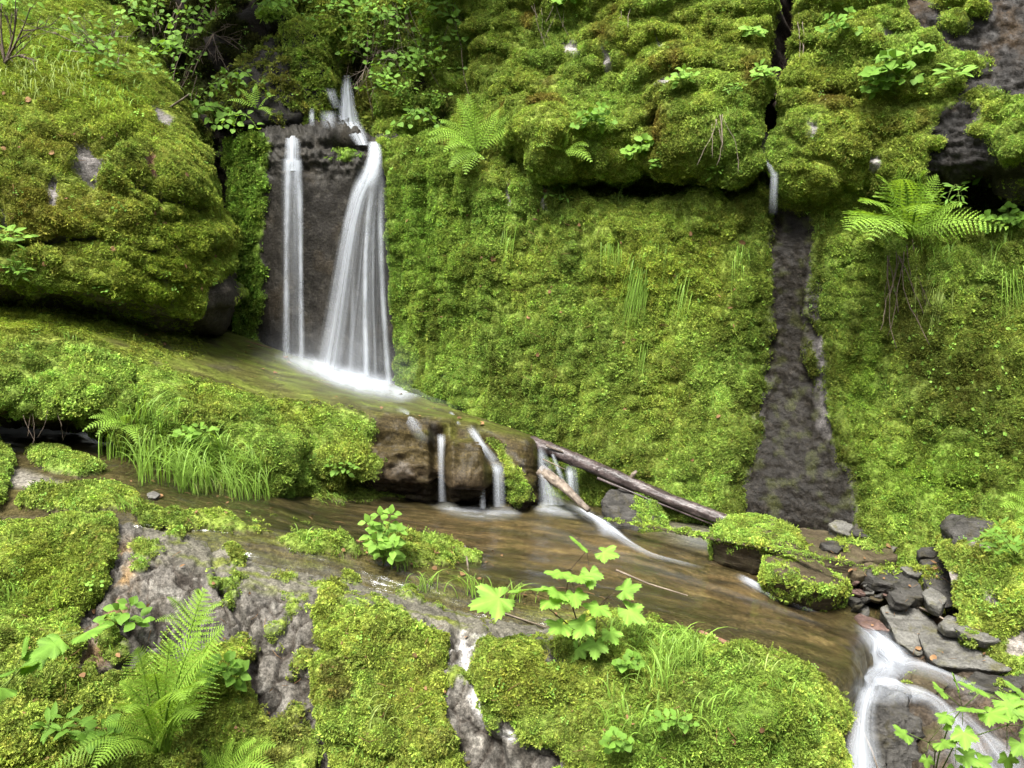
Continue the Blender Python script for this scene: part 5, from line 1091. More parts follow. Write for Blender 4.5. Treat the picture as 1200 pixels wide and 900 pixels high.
def leaf(m, p, d, nrm, L, kind='ovate', c=1.0, fold=.22):
    d = d.normalized(); s = d.cross(nrm); s = s.normalized() if s.length > 1e-3 else d.orthogonal().normalized(); n = s.cross(d)
    if kind in ('ovate', 'lance', 'round'):
        wd = {'ovate': .34, 'lance': .17, 'round': .5}[kind] * L; prof = [0, .55, .92, 1.0, .85, .5, 0] if kind != 'round' else [.1, .75, 1, 1, .85, .5, 0]
        K = len(prof) - 1; vs = []; fs = []
        for k, w in enumerate(prof):
            t = k / K; q = p + d * L * t - n * L * .22 * t * t
            j = 1 + .1 * (k % 2) - .05
            vs += [q + s * wd * w * j + n * wd * w * fold, q, q - s * wd * w * j + n * wd * w * fold]
        for k in range(K):
            a = 3 * k; fs += [(a, a + 1, a + 4, a + 3), (a + 1, a + 2, a + 5, a + 4)]
        m.add(vs, fs, c); return
    # lobed leaf with toothed edge: five (or three) pointed lobes
    lob = {'lobed': [(-2.15, .52), (-1.05, .8), (0, 1.0), (1.05, .8), (2.15, .52)], 'trilobed': [(-1.0, .72), (0, 1.0), (1.0, .72)]}[kind]
    out = []; pts = []; sp = .34 if kind == 'lobed' else .4
    a0, a1 = (-2.75, 2.75) if kind == 'lobed' else (-1.75, 1.75)
    n_ = 60
    for k in range(n_ + 1):
        th = a0 + (a1 - a0) * k / n_; r = .50
        for la, lr in lob: r = max(r, lr * max(0, 1 - abs(th - la) / (sp * 2.3)) ** .5)
        r *= 1 + .07 * (1 if k % 2 else -1); pts.append((th, r))
    ctr = p + d * L * .38; vs = [ctr]
    for th, r in pts:
        x = math.cos(th) * r * .62; y = math.sin(th) * r * .62; q2 = math.hypot(x, y)
        vs.append(ctr + d * L * x + s * L * y - n * L * .35 * q2 * q2 + n * L * .05 * math.cos(5 * th))
    cc = [c * 1.2] + [c * (1.3 if min(abs(th - la) for la, lr in lob) < .07 else (.82 if r_ < .75 else .95)) * random.uniform(.9, 1.1) for th, r_ in pts]
    m.add(vs, [(0, k, k + 1) for k in range(1, len(vs) - 1)], cc)

def plant(name, label, base_px, stems, cat='plant', mat='leaf', stem='stem', kind='ovate', L=.04, off=.02, group=None, stem_r=.0025, pairs=4, only=None, droop=.1, dense=1.0, start=.3, opposite=True):
    """stems: tips as (px, py, dY[, bend]); leaves in pairs along each stem and one at its tip"""
    b, n = wpt(*base_px, off, only); o = tag(empty(name, b), label, cat, group)
    ms, ml = MB(), MB(); view = Vector((0, 0, CZ))
    for st in stems:
        tip = at_depth(st[0], st[1], b, st[2]); mid = (b + tip) / 2 + UPV * (st[3] if len(st) > 3 else .02) ; P = bez(b, mid, tip, 12); ms.tube(P, stem_r, stem_r * .45, 5, 1.0)
        H = (tip - b).length
        for k in range(pairs):
            t = start + (1 - start) * k / max(1, pairs - 1) if pairs > 1 else 1; i = min(11, int(t * 11)); q = P[i]; tg = (P[min(i + 1, 11)] - P[max(i - 1, 0)]).normalized()
            az = k * 1.57 * (1 if opposite else .6) + random.uniform(-.4, .4); sd = Vector((math.cos(az), math.sin(az) * .8, 0)); sd = (sd - tg * sd.dot(tg)).normalized() if (sd - tg * sd.dot(tg)).length > .01 else sd
            for sg in ((-1, 1) if opposite or k % 2 else (1,)):
                l = L * random.uniform(.75, 1.2) * (.75 if t > .9 else 1); d = (sd * sg + UPV * random.uniform(.0, .4) - UPV * droop + tg * .25).normalized()
                nr = (UPV * .8 + (view - q).normalized() * .7 + Vector((random.uniform(-.3, .3), random.uniform(-.3, .3), 0))).normalized()
                pet = q + d * l * .3; ms.tube([q, pet], stem_r * .5, stem_r * .4, 4, 1.0); leaf(ml, pet, d, nr, l, kind, random.uniform(.8, 1.2))
        nr = (UPV * .6 + (view - tip).normalized()).normalized(); leaf(ml, tip, (tip - P[9]).normalized() + UPV * .1, nr, L * .8, kind, 1.1)
    ms.build('stem', M[stem], o); ml.build('foliage', M[mat], o)
    return o

def sprig(label, px, py, size=.12, n=3, L=.035, kind='ovate', mat='leaf', hang=False, name='leafy_sprig', pairs=3, only=None, group=None, off=.03, cat='plant', spread=1.0):
    """a small leafy shoot rooted in the moss or rock at a pixel"""
    b, nn = wpt(px, py, 0, only); k = F / b.y; st = []
    for i in range(n):
        a = (i - (n - 1) / 2) * .55 * spread + random.uniform(-.25, .25); l = size * random.uniform(.7, 1.15)
        st.append((px + math.sin(a) * l * k, py + (l * .75 if hang else -math.cos(a) * l) * k * random.uniform(.7, 1.1), -size * random.uniform(.2, .9), .03))
    return plant(name, label, (px, py), st, cat, mat, 'stem', kind, L, off, group, .002, pairs, only)

def grass(label, px, py, n=40, h=.18, spread=.06, lean=(0, 0), mat='grass', w=.0045, droop=.5, only=None, group=None, hang=False, spx=None):
    b, nn = wpt(px, py, 0, only); m = MB(); view = Vector((0, 0, CZ))
    for k in range(n):
        if spx: q, _ = hit(px + random.uniform(-1, 1) * spx[0], py + random.uniform(-1, 1) * spx[1], only); 
        else: q = b + Vector((random.gauss(0, spread), random.gauss(0, spread * .5), 0))
        a = random.uniform(0, 6.283); H = h * random.uniform(.55, 1.15); out = Vector((math.cos(a), math.sin(a), 0)) * random.uniform(.1, .9) * droop + Vector((lean[0], lean[1], 0))
        if hang: out += Vector((nn.x, nn.y, 0)) * .6
        seg = 7; vs = []; sd = Vector((-math.sin(a), math.cos(a), 0)); sd = (sd + (view - q).cross(UPV).normalized() * .9).normalized(); ww = w * random.uniform(.6, 1.2)
        for i in range(seg + 1):
            t = i / seg; z = (t - .55 * droop * t ** 2.2 * 1.5) if not hang else (.35 * t - 1.25 * t * t)
            p = q + UPV * (H * z) + out * H * (t ** 1.6) * (.8 if not hang else .5)
            e = ww * (1 - t ** 1.7) * .5 + .0003; vs += [p - sd * e, p + sd * e]
        m.add(vs, [(2 * i, 2 * i + 1, 2 * i + 3, 2 * i + 2) for i in range(seg)], random.uniform(.7, 1.35))
    return tag(m.build('grass_tuft', M[mat]), label, 'grass', group)

def strands(name, label, px, py, n, length, mat, cat, spread=20, r=.002, wob=.03, group=None, ang=0.0, out=.05):
    """roots or dry stems hanging down a face from a pixel"""
    m = MB()
    for k in range(n):
        x = px + random.uniform(-1, 1) * spread; p, nn = wpt(x, py + random.uniform(-6, 6), .02); l = length * random.uniform(.6, 1.2); P = [p]
        v = Vector((random.uniform(-.3, .3) + ang, -out * 4, -1)).normalized()
        for i in range(9):
            v = (v + Vector((random.uniform(-1, 1), random.uniform(-.6, .4), random.uniform(-.5, .2))) * wob * 8).normalized(); P.append(P[-1] + v * l / 9)
        m.tube(P, r * random.uniform(.35, .75), r * .4, 4, random.uniform(.8, 1.2))
    return tag(m.build(name, M[mat]), label, cat, group)

def bare_shrub(label, px, py, tips, mat='twig', r=.006, off=.05):
    m = MB(); b, n = wpt(px, py, off)
    def br(p, q, r, lv):
        P = bez(p, (p + q) / 2 + Vector([random.uniform(-.1, .1) * (q - p).length for _ in range(3)]), q, 8); m.tube(P, r, r * .4, 4, random.uniform(.8, 1.2), .1)
        if lv: 
            for k in range(random.randint(2, 4)):
                s = P[random.randint(2, 6)]; d = (q - p) * random.uniform(.3, .6); d = Vector((d.x + random.uniform(-.5, .5) * d.length * 1.3, d.y + random.uniform(-.4, .2) * d.length, d.z + random.uniform(-.6, .6) * d.length)); br(s, s + d, r * .55, lv - 1)
    for t in tips: br(b, at_depth(t[0], t[1], b, t[2]), r, 2)
    return tag(m.build('bare_shrub', M[mat]), label, 'shrub')

# ---------------------------------------------------------------- ferns
fern('big fern spreading its fronds beneath the wet black cliff face', (1064, 278), [(992,270,-.38,.3),(1000,262,-.35,.25),(1012,238,-.3,.3),(1030,205,-.2,.25),(1052,192,-.15,.2),(1082,200,-.2,.25),(1104,222,-.25,.3),(1130,262,-.35,.3),(1182,268,-.3,.3),(1018,282,-.45,.4),(1098,205,-.1,.25),(1128,240,-.3,.3),(1058,210,-.4,.3),(1080,250,-.5,.4)], .42, 'fern', None, 20, 5, .05)
strands('fern_stalk', 'bundle of brown dead fern stalks hanging below the big fern', 1074, 282, 12, .5, 'root', 'fern', 12, .004, .012)
fern('feathery fern on the moss shelf right of the upper cascade', (560, 178), [(500,166,-.2,.3),(514,140,-.1,.25),(536,115,-.05,.2),(548,110,0,.15),(556,122,-.15,.2),(502,158,-.3,.35),(528,196,-.3,.3),(600,134,-.1,.3),(585,128,-.1,.25),(520,178,-.3,.4),(615,150,-.2,.3)], .30, 'fern', None, 20, 4, .06)
fern('small fern drooping over the moss just under the feathery fern', (558, 180), [(526,198,-.25,.3),(545,205,-.3,.3)], .3, 'fern', None, 16, 3, .05)
fern('big lacy fern clump growing against the bare slate in front', (190, 880), [(60,900,-.15,.35),(90,880,-.2,.4),(120,850,-.15,.4),(140,800,-.1,.35),(160,760,-.05,.3),(200,750,-.02,.25),(235,740,-.02,.25),(245,765,-.1,.3),(240,800,-.15,.35),(232,840,-.25,.35),(180,790,-.2,.35),(110,900,-.3,.4),(215,820,-.3,.4),(150,835,-.3,.4),(240,690,.05,.2),(262,735,-.02,.25)], .30, 'fern', None, 26, 9, .05)
fern('low fern with two spreading fronds at the very front beside the lacy clump', (258, 925), [(323,874,-.1,.3),(300,868,-.05,.3),(275,866,-.05,.25),(322,905,-.15,.35),(236,880,-.05,.25)], .28, 'fern', None, 20, 8, .05)
fern('thin pale fern springing from the slate top behind the lacy clump', (226, 740), [(196,700,-.05,.3),(232,690,-.02,.3),(260,708,-.05,.3),(182,728,-.1,.35),(250,728,-.1,.3)], .26, 'fern', None, 18, 5, .04)
fern('little fern at the ledge foot beside the long grass', (146, 500), [(96,506,-.15,.4),(104,490,-.1,.35),(118,480,-.05,.3),(140,470,0,.2),(150,488,-.15,.3),(160,520,-.2,.3),(112,512,-.2,.4)], .26, 'fern', None, 16, 4, .05)
fern('fern frond leaning in from the right edge above the dark layered stone', (1215, 612), [(1172,594,-.1,.35),(1180,578,-.05,.3),(1196,562,0,.2),(1230,566,0,.2),(1190,616,-.15,.3)], .3, 'fern', None, 18, 5, .05)
fern('tiny fern on the shaded bank above the cave', (300, 128), [(266,118,-.1,.3),(280,104,-.05,.3),(300,98,0,.2),(322,112,-.1,.3),(318,135,-.15,.3)], .3, 'fern', None, 14, 2, .08)
fern('small fern hanging from the lip above the dark recess', (660, 178), [(630,172,-.1,.4),(640,160,-.1,.3),(668,150,-.1,.2),(690,172,-.15,.35),(694,190,-.2,.3)], .3, 'fern', None, 14, 3, .04)

# ---------------------------------------------------------------- leafy plants of the foreground
def lobed_plant(name, label, base, nodes, L, mat='leaf_pale', kind='lobed', stem='stem_dark', off=.03, r=.003):
    """nodes: stems as lists of (px, py, dY) with leaves (px, py, dY, size factor) hung from them"""
    b, n = wpt(*base, off); o = tag(empty(name, b), label, 'plant'); ms, ml = MB(), MB(); view = Vector((0, 0, CZ))
    for path, leaves in nodes:
        P = [b] + [at_depth(x, y, b, d) for x, y, d in path]; ms.tube(P, r, r * .5, 6, 1.0)
        for x, y, d, f in leaves:
            q = at_depth(x, y, b, d); s = min(P[1:], key=lambda z: (z - q).length); di = (q - s); di = di.normalized() if di.length > .005 else Vector((0, -.3, .4))
            ms.tube([s, q], r * .5, r * .35, 4, 1.0); nr = (UPV * .9 + (view - q).normalized() * .75 + Vector((random.uniform(-.25, .25), 0, 0))).normalized()
            leaf(ml, q - di * L * f * .12, (di + Vector((0, -.25, -.1))), nr, L * f, kind, random.uniform(.85, 1.2))
    ms.build('stem', M[stem], o); ml.build('foliage', M[mat], o); return o
lobed_plant('thimbleberry', 'thimbleberry with big pale lobed leaves standing at the stream edge', (682, 745), [
  ([(672,715,-.05),(664,690,-.08),(668,668,-.08),(688,645,-.08)], [(684,640,-.1,.75),(700,645,-.1,.75),(660,668,-.15,.9),(676,672,-.18,.8),(655,690,-.18,.9),(690,664,-.15,.8),(672,690,-.2,.8)]),
  ([(645,715,-.08),(625,695,-.12)], [(598,696,-.15,1.35),(622,690,-.16,1.15),(640,700,-.2,.8)]),
  ([(700,720,-.05),(712,700,-.1)], [(722,694,-.1,.8),(728,708,-.12,.9),(704,706,-.18,.9),(690,722,-.18,.9),(664,728,-.18,.9),(698,746,-.15,.8),(712,735,-.12,.7),(680,752,-.12,.7)])], .145, 'leaf_pale', 'lobed')
lobed_plant('leafy_branch', 'bright branch of toothed maple-like leaves in front of the lower cascade', (1092, 925), [
  ([(1100,885,-.25),(1112,850,-.3),(1128,830,-.32),(1150,810,-.32)], [(1145,806,-.34,1.0),(1165,815,-.34,1.1),(1122,806,-.33,.7),(1108,812,-.33,.7),(1132,828,-.36,.9),(1150,832,-.38,1.0),(1176,822,-.36,.9),(1112,836,-.34,.6),(1128,850,-.37,.85)]),
  ([(1096,880,-.25),(1088,870,-.3)], [(1066,860,-.32,.8),(1098,868,-.34,.9),(1120,880,-.34,.85),(1086,884,-.3,.5),(1104,850,-.33,.6)]),
  ([(1120,870,-.25),(1180,850,-.3),(1215,825,-.28)], [(1182,838,-.32,1.1),(1200,850,-.32,1.1),(1190,862,-.34,1.0),(1214,842,-.3,1.1),(1140,884,-.32,.8),(1180,880,-.3,.7),(1200,812,-.3,1.0),(1120,896,-.3,.9)])], .118, 'leaf_pale', 'lobed', 'stem')
plant('young_shrub', 'small shrub of stacked oval leaves standing alone in the stream shallows', (450, 662), [(432,612,-.05,.02),(446,604,-.03,.02),(458,602,-.03,.02),(466,622,-.05,.02),(440,632,-.1,.02),(462,640,-.1,.02)], 'shrub', 'leaf_pale', 'stem', 'ovate', .055, .02, None, .003, 5)
lobed_plant('broadleaf_herb', 'broad-leaved herb arching in from the left edge', (-20, 850), [
  ([(10,800,-.1),(40,765,-.12),(70,745,-.12),(95,740,-.12)], [(100,738,-.14,1.1),(75,748,-.16,.9),(55,758,-.15,.9),(84,744,-.14,.9)]),
  ([(-5,810,-.12),(14,795,-.15)], [(20,785,-.18,1.1),(8,800,-.2,1.0),(24,770,-.15,.8)])], .13, 'leaf', 'trilobed', 'stem')
DECK = [
 ('toothed herb on the slate just left of the lacy fern top', 150, 738, .09, 4, .05, 'ovate', 'leaf'),
 ('low green rosette under the slate ridge right of the lacy fern', 262, 800, .07, 5, .055, 'ovate', 'leaf'),
 ('pointed-leaved herb at the very front below the broad-leaved herb', 70, 870, .10, 4, .055, 'lance', 'leaf'),
 ('upright pale herb at the front between the two fern clumps', 118, 880, .09, 3, .05, 'ovate', 'leaf'),
 ('pale herb with wide leaves standing in the long grass below the ledge', 228, 520, .12, 4, .055, 'ovate', 'leaf_pale'),
 ('low pale herb at the foot of the long grass beside the wet slab', 236, 556, .10, 4, .055, 'ovate', 'leaf_pale'),
 ('small sprig at the shaded ledge corner by the thin fall', 402, 560, .10, 4, .04, 'ovate', 'leaf'),
 ('pale herb on top of the ledge beneath the big outcrop', 8, 290, .12, 4, .07, 'lance', 'leaf_pale'),
 ('herb rosette on the grassy ledge end at the left edge', 20, 330, .12, 4, .05, 'lance', 'leaf'),
 ('small herb in the crack under the outcrop near the ledge back', 112, 348, .07, 4, .03, 'ovate', 'leaf'),
 ('spreading herb patch on the mossy slope at the centre of the high cliff', 1040, 92, .16, 6, .07, 'round', 'leaf'),
 ('second round-leaved herb patch below the spreading herb patch', 1034, 112, .12, 5, .055, 'round', 'leaf'),
 ('pale three-leaved herb at the edge of the wet black rock', 1118, 100, .11, 2, .09, 'lance', 'leaf_pale'),
 ('round-leaved herb climbing the moss right of the dark chimney crack', 985, 42, .14, 5, .045, 'round', 'leaf'),
 ('little pair of leaves on the upper moss near the wet black rock', 1082, 62, .04, 2, .05, 'round', 'leaf_pale'),
 ('cress-like herb at the left lip of the chimney crack', 882, 46, .08, 3, .055, 'ovate', 'leaf_pale'),
 ('bright sprig growing in the chimney crack itself', 896, 94, .09, 4, .05, 'ovate', 'leaf_pale'),
 ('small sprig at the top of the lower chimney crack above the trickle', 862, 112, .09, 4, .035, 'lance', 'leaf'),
 ('ivy-like herb trailing beside the overhang near the feathery fern', 694, 150, .15, 6, .05, 'round', 'leaf'),
 ('round-leaved plant rooted in the dark recess under the overhang', 748, 185, .12, 4, .06, 'round', 'leaf_pale'),
 ('thin drooping sprig in the dark recess below the mossy brow', 655, 215, .14, 3, .06, 'lance', 'leaf'),
 ('hanging sprig at the left end of the dark recess', 690, 222, .12, 3, .05, 'lance', 'leaf'),
 ('pale sprig under the brow beside the trickle notch', 840, 212, .11, 3, .05, 'lance', 'leaf'),
 ('single-stemmed sprig under the brow left of the trickle notch', 772, 200, .08, 3, .045, 'ovate', 'leaf'),
 ('herb dangling from the shadowed hollow at the right edge', 1120, 216, .14, 3, .055, 'lance', 'leaf'),
 ('bushy sprig on the floor of the shadowed hollow at the right edge', 1158, 212, .12, 5, .05, 'ovate', 'leaf'),
 ('leafy herbs crowding the shelf end below the shadowed hollow', 1180, 268, .13, 7, .05, 'round', 'leaf'),
 ('tall herb at the top edge above the feathery fern', 666, 6, .10, 4, .055, 'round', 'leaf_pale'),
 ('pale herb on the brown moss left of the chimney crack', 800, 100, .10, 4, .05, 'ovate', 'leaf_pale'),
 ('leafy plant on the mossy bank at the right edge', 1190, 652, .16, 6, .06, 'lance', 'leaf'),
 ('second leafy plant spilling over the dark layered stone', 1165, 645, .12, 4, .045, 'lance', 'leaf'),
 ('fresh sprig on the mossy front face below the thimbleberry', 725, 885, .06, 3, .03, 'round', 'leaf'),
 ('low herb in the moss between thimbleberry and tall grass', 735, 790, .07, 4, .03, 'round', 'leaf'),
 ('small herb in the hollow of the foreground moss under the grass', 790, 860, .07, 4, .03, 'ovate', 'leaf'),
]
for lb, x, y, sz, n, L, kd, mt in DECK: sprig(lb, x, y, sz, n, L, kd, mt, hang=('droop' in lb or 'dangl' in lb or 'hanging' in lb))
# the tangle of shoots above the fall and over the left outcrop
TOP = [
 (12,12,'leafy shoot in the top corner above the outcrop'), (88,40,'broad leafy shoot on the slope crest amid grey twigs'), (112,66,'pale-leaved herb half way along the slope crest'), (128,80,'herb clump above the bleached stick'),
 (150,30,'leafy shoot in front of the dark bank, left side'), (165,15,'top-edge shoot over the dark bank'), (168,62,'shoot hanging at the left side of the dark bank'), (196,36,'large pale leafy shoot hanging before the dark bank'), (206,56,'second leafy shoot under the large pale one'), (226,28,'shoot at the top of the root curtain'), (232,14,'small shoot at the top edge beside the root curtain'), (262,80,'sprig with pale leaves over the black overhang'), (278,72,'sprig on the brow of the black overhang'), (242,112,'sprig low on the black overhang'), (282,122,'drooping sprig at the mouth of the cave'), (214,84,'sprig beside the root curtain foot'),
 (314,8,'feathery bright bush at the top edge left of the fall'), (392,12,'pale bush on the top edge above the upper cascade'), (412,30,'hazy pale bush just above the upper cascade'), (425,60,'light green shoot right above the upper cascade'),
 (452,24,'upper leafy branch of the tangle right of the cascade'), (460,50,'pale leafy branch above the dark hollow'), (488,44,'drooping leafy branch with big pale leaves'), (470,76,'lower leafy branch over the dark hollow'), (490,78,'light leaf spray right of the lower branch'), (508,22,'top-edge branch near the dark vertical cleft'), (520,8,'bright leaf spray at the top edge near the dark cleft'), (530,52,'spray reaching over the dark vertical cleft'), (478,108,'small dark-leaved shoot in the hollow'), (490,118,'trailing shoot low in the hollow by the feathery fern'), (445,104,'shoot at the mossy shoulder beside the upper cascade'), (500,4,'leafy twig at the top edge over the pale branch')]
for k, (x, y, lb) in enumerate(TOP):
    sprig(lb, x, y + 8, random.uniform(.2, .36), random.randint(3, 5), random.uniform(.04, .06), random.choice(['ovate', 'ovate', 'round']), random.choice(['leaf', 'leaf', 'leaf_pale']), name='leafy_shoot', pairs=4, hang=('droop' in lb or 'hang' in lb or 'trail' in lb), spread=1.5, off=.08)

# ---------------------------------------------------------------- grasses
G_ = [
 ('fine grass veil over the moss between thimbleberry and front edge', 740, 860, 60, 0.16, (34, 30), 'grass'),
 ('fine grass on the moss face left of the drooping grass', 785, 870, 50, 0.15, (26, 26), 'grass'),
 ('short fine grass on the top of the rounded moss hummock', 880, 815, 40, 0.11, (50, 12), 'grass'),
 ('fine grass at the front foot of the rounded moss hummock', 900, 880, 40, 0.13, (40, 20), 'grass'),
 ('grass fringe behind the thimbleberry along the stream edge', 735, 745, 40, 0.18, (30, 8), 'grass'),
 ('grass fringe between tall grass and red stick', 770, 762, 40, 0.2, (26, 8), 'grass'),
 ('fine short grass on the mossy corner at the left', 40, 720, 40, 0.09, (40, 24), 'grass'),
 ('fine short grass by the moss left of the lacy fern', 100, 780, 40, 0.09, (34, 30), 'grass'),
 ('long fresh grass at the left end of the strip below the ledge', 150, 522, 190, .5, (34, 24), 'grass'), ('thick arching grass in the middle of the strip below the ledge', 195, 545, 240, .58, (34, 26), 'grass'),
 ('tallest arching grass of the strip below the ledge', 240, 560, 260, .62, (30, 20), 'grass'), ('grass at the right end of the strip, against the mossy ledge face', 295, 572, 200, .54, (26, 16), 'grass'), ('short yellowing grass trailing on the wet slab under the strip', 262, 578, 40, .2, (30, 6), 'grass_pale'),
 ('sparse grass beside the dark ledge corner', 392, 588, 30, .12, (14, 6), 'grass'), ('thin grass blades by the first moss islands', 152, 596, 30, .13, (14, 6), 'grass'),
 ('arching grass tuft between the young shrub and the bark chunk', 498, 692, 26, .24, None, 'grass'), ('long thin grass right of the bark chunk', 558, 700, 22, .26, None, 'grass'), ('loose grass blades left of the thimbleberry', 604, 705, 20, .22, None, 'grass'), ('fine grass beside the young shrub', 404, 655, 14, .18, None, 'grass'), ('few grass blades on the moss ridge over the slate', 362, 632, 10, .14, None, 'grass'),
 ('tall bright grass right of the thimbleberry', 775, 800, 60, .34, (22, 20), 'grass'), ('tall straight grass at the stream edge behind the red stick', 805, 775, 50, .34, (18, 14), 'grass'), ('drooping grass over the front moss hummock', 830, 850, 30, .22, (20, 22), 'grass'), ('curling grass at the edge of the rounded moss hummock', 884, 792, 12, .2, None, 'grass_pale'), ('grass hanging by the front corner under the tall grass', 815, 900, 30, .24, (30, 16), 'grass'), ('grass in the hollow below the thimbleberry', 720, 830, 36, .2, (20, 30), 'grass'),
 ('dry grass stems in the moss left of the white quartz vein', 440, 840, 10, .2, (14, 20), 'grass_pale'), ('few fine grass blades at the very front by the dry stems', 420, 890, 18, .16, None, 'grass'),
 ('grass fringe on the cliff shelf left of the big fern', 985, 266, 60, .22, (38, 8), 'grass'), ('grass below the big fern on the cliff shelf', 1100, 310, 60, .2, (40, 26), 'grass'), ('grass hanging at the right edge below the shelf', 1175, 300, 60, .22, (30, 30), 'grass'),
 ('grass in the recess right of the mossy brow', 738, 214, 70, .24, (24, 22), 'grass'), ('grass sprouting above the brow left of the trickle', 858, 128, 26, .15, (14, 6), 'grass'),
 ('grass clump on the left ledge end under the outcrop', 30, 348, 80, .24, (34, 14), 'grass'), ('grass on the bright slope at the left edge', 16, 96, 50, .2, (24, 16), 'grass_pale'), ('grass scattered along the middle of the bright slope', 62, 96, 120, .2, (44, 22), 'grass_pale'), ('thick fine grass near the crest of the bright slope', 60, 66, 120, .22, (50, 14), 'grass'), ('fine grass by the lower end of the bright slope', 130, 118, 80, .16, (34, 16), 'grass'), ('small grass tuft on the outcrop shelf beside the herb', 60, 350, 24, .14, (16, 6), 'grass'),
 ('short grass tuft under the ledge edge moss', 82, 398, 14, .1, None, 'grass'), ('grass blades on the bank crest near the young shrub', 474, 668, 16, .14, None, 'grass'), ('grass at the right edge beside the leafy plant', 1180, 640, 24, .2, (16, 10), 'grass'), ('tiny grass tuft on the moss of the front left corner', 14, 700, 18, .14, None, 'grass')]
for lb, x, y, n, h, sp, mt in G_: grass(lb, x, y, n, h, .035, (random.uniform(-.25, .25), -.15), mt, .0042 if y > 560 else .006, random.uniform(.7, 1.05), spx=sp)
H_ = [('fine hanging grass near the top of the wall below the dark recess', 716, 286, 30, .26, (12, 8)), ('hanging grass just left of the brown seep', 868, 300, 26, .26, (10, 14)), ('short hanging grass on the wall right of the waterfall', 598, 270, 24, .22, (10, 10)), ('wispy hanging grass high on the wall over the long hanging tuft', 776, 286, 34, .3, (18, 8)), ('tuft of long grass hanging down the middle of the cliff', 752, 320, 80, .42, (10, 24)), ('thin hanging grass strands right of the long hanging tuft', 800, 330, 26, .3, (16, 14)), ('second hanging strand lower on the mossy cliff', 754, 400, 24, .34, (5, 20)), ('pale hanging grass below the cliff shelf near the dead stalks', 1095, 330, 40, .3, (22, 16)), ('hanging grass at the right edge half way up the cliff', 1190, 320, 40, .3, (16, 20))]
for lb, x, y, n, h, sp in H_: grass(lb, x, y, n, h, .03, (0, 0), 'grass_pale' if 'pale' in lb else 'grass', .008, .4, hang=True, spx=sp)

# ---------------------------------------------------------------- hanging roots and bare twigs
R_ = [('curtain of brown roots hanging before the dark bank', 238, 8, 26, .85, 'root', 22, .006), ('thin roots hanging left of the brown root curtain', 200, 4, 14, .6, 'root', 22, .004), ('roots and creepers draping the tangle right of the upper cascade', 455, 6, 22, .8, 'root', 26, .004), ('long bare creeper hanging across the dark cleft', 528, 2, 5, 1.1, 'root', 8, .005),
      ('pale dead stems hanging in the upper moss of the cliff', 640, 4, 7, .3, 'twig', 26, .003), ('dead stems hanging beside the chimney crack', 934, 20, 7, .3, 'twig', 8, .004), ('dead stems on the mossy brow left of the trickle', 842, 140, 7, .3, 'twig', 8, .004), ('pale dead stems near the dry rock patch of the upper moss', 734, 16, 6, .25, 'twig', 10, .003), ('dead stems in the moss left of the big herb patch', 962, 110, 5, .3, 'twig', 12, .003), ('root fringe under the dark ledge undercut at the left', 40, 486, 9, .13, 'root', 44, .003), ('dry roots on the slab under the long grass', 250, 566, 7, .24, 'twig', 14, .005), ('dark stalks on the shaded moss under the shelf', 1050, 300, 8, .5, 'root', 10, .005)]
for lb, x, y, n, l, mt, sp, rr in R_: strands('hanging_root' if mt == 'root' else 'dead_stem', lb, x, y, n, l, mt, 'roots' if mt == 'root' else 'stems', sp, rr)
bare_shrub('tangle of grey bare twigs on the crest above the bright slope', 120, 62, [(62,38,-.2),(80,20,-.1),(104,22,-.2),(136,36,-.3),(150,64,-.2),(60,56,-.3),(95,48,-.3)])
bare_shrub('dark bare shrub in the top left corner', 6, 74, [(2,4,0),(20,10,-.1),(28,30,-.15),(30,64,-.2),(-10,30,0)], 'root', .009)
bare_shrub('bare twigs sticking out over the root curtain', 250, 40, [(236,66,-.2),(262,70,-.2),(270,30,-.2),(280,58,-.2),(225,90,-.2)], 'root', .006)
bare_shrub('bare arching twigs above the upper cascade, right side', 432, 70, [(424,96,-.15),(446,58,-.2),(462,70,-.2),(418,60,-.1)], 'twig', .005)

# ---------------------------------------------------------------- bushes added above the view to shade the bank under them
def bush(label, px, py, Y, rx, ry, rz, n, seed):
    c = Vector(un(px, py, Y)); o = tag(empty('shade_bush', c + Vector((0, .6, -rz))), label, 'bush'); r = random.Random(seed)
    m = MB(); tips = []
    for k in range(9):
        a = r.uniform(0, 6.283); e = c + Vector((math.cos(a) * rx * .8, math.sin(a) * ry * .8 - .1, r.uniform(-.5, .6) * rz)); s = c + Vector((0, .6, -rz)); m.tube(bez(s, (s + e) / 2 + UPV * .25, e, 8), .022, .006, 5, 1.0); tips.append((s, e))
    m.build('trunk', M['root'], o); m = MB()
    for k in range(n):
        s, e = r.choice(tips); t = r.uniform(.3, 1.15); q = s + (e - s) * t + UPV * .2 * math.sin(min(t, 1) * 3.14) + Vector((r.gauss(0, .16), r.gauss(0, .16), r.gauss(0, .12)))
        leaf(m, q, Vector((r.uniform(-1, 1), r.uniform(-1, .6), r.uniform(-.6, .3))), (UPV + Vector((r.uniform(-.5, .5), r.uniform(-.6, .3), 0))).normalized(), r.uniform(.05, .09), 'ovate', r.uniform(.75, 1.25))
    m.build('crown', M['leaf'], o)
bush('leafy bush added above the view to shade the root curtain bank', 235, -120, 6.05, .75, .5, .4, 1500, 3)
bush('leafy bush added above the view to shade the upper cascade tangle', 505, -130, 5.95, .5, .45, .4, 1000, 4)
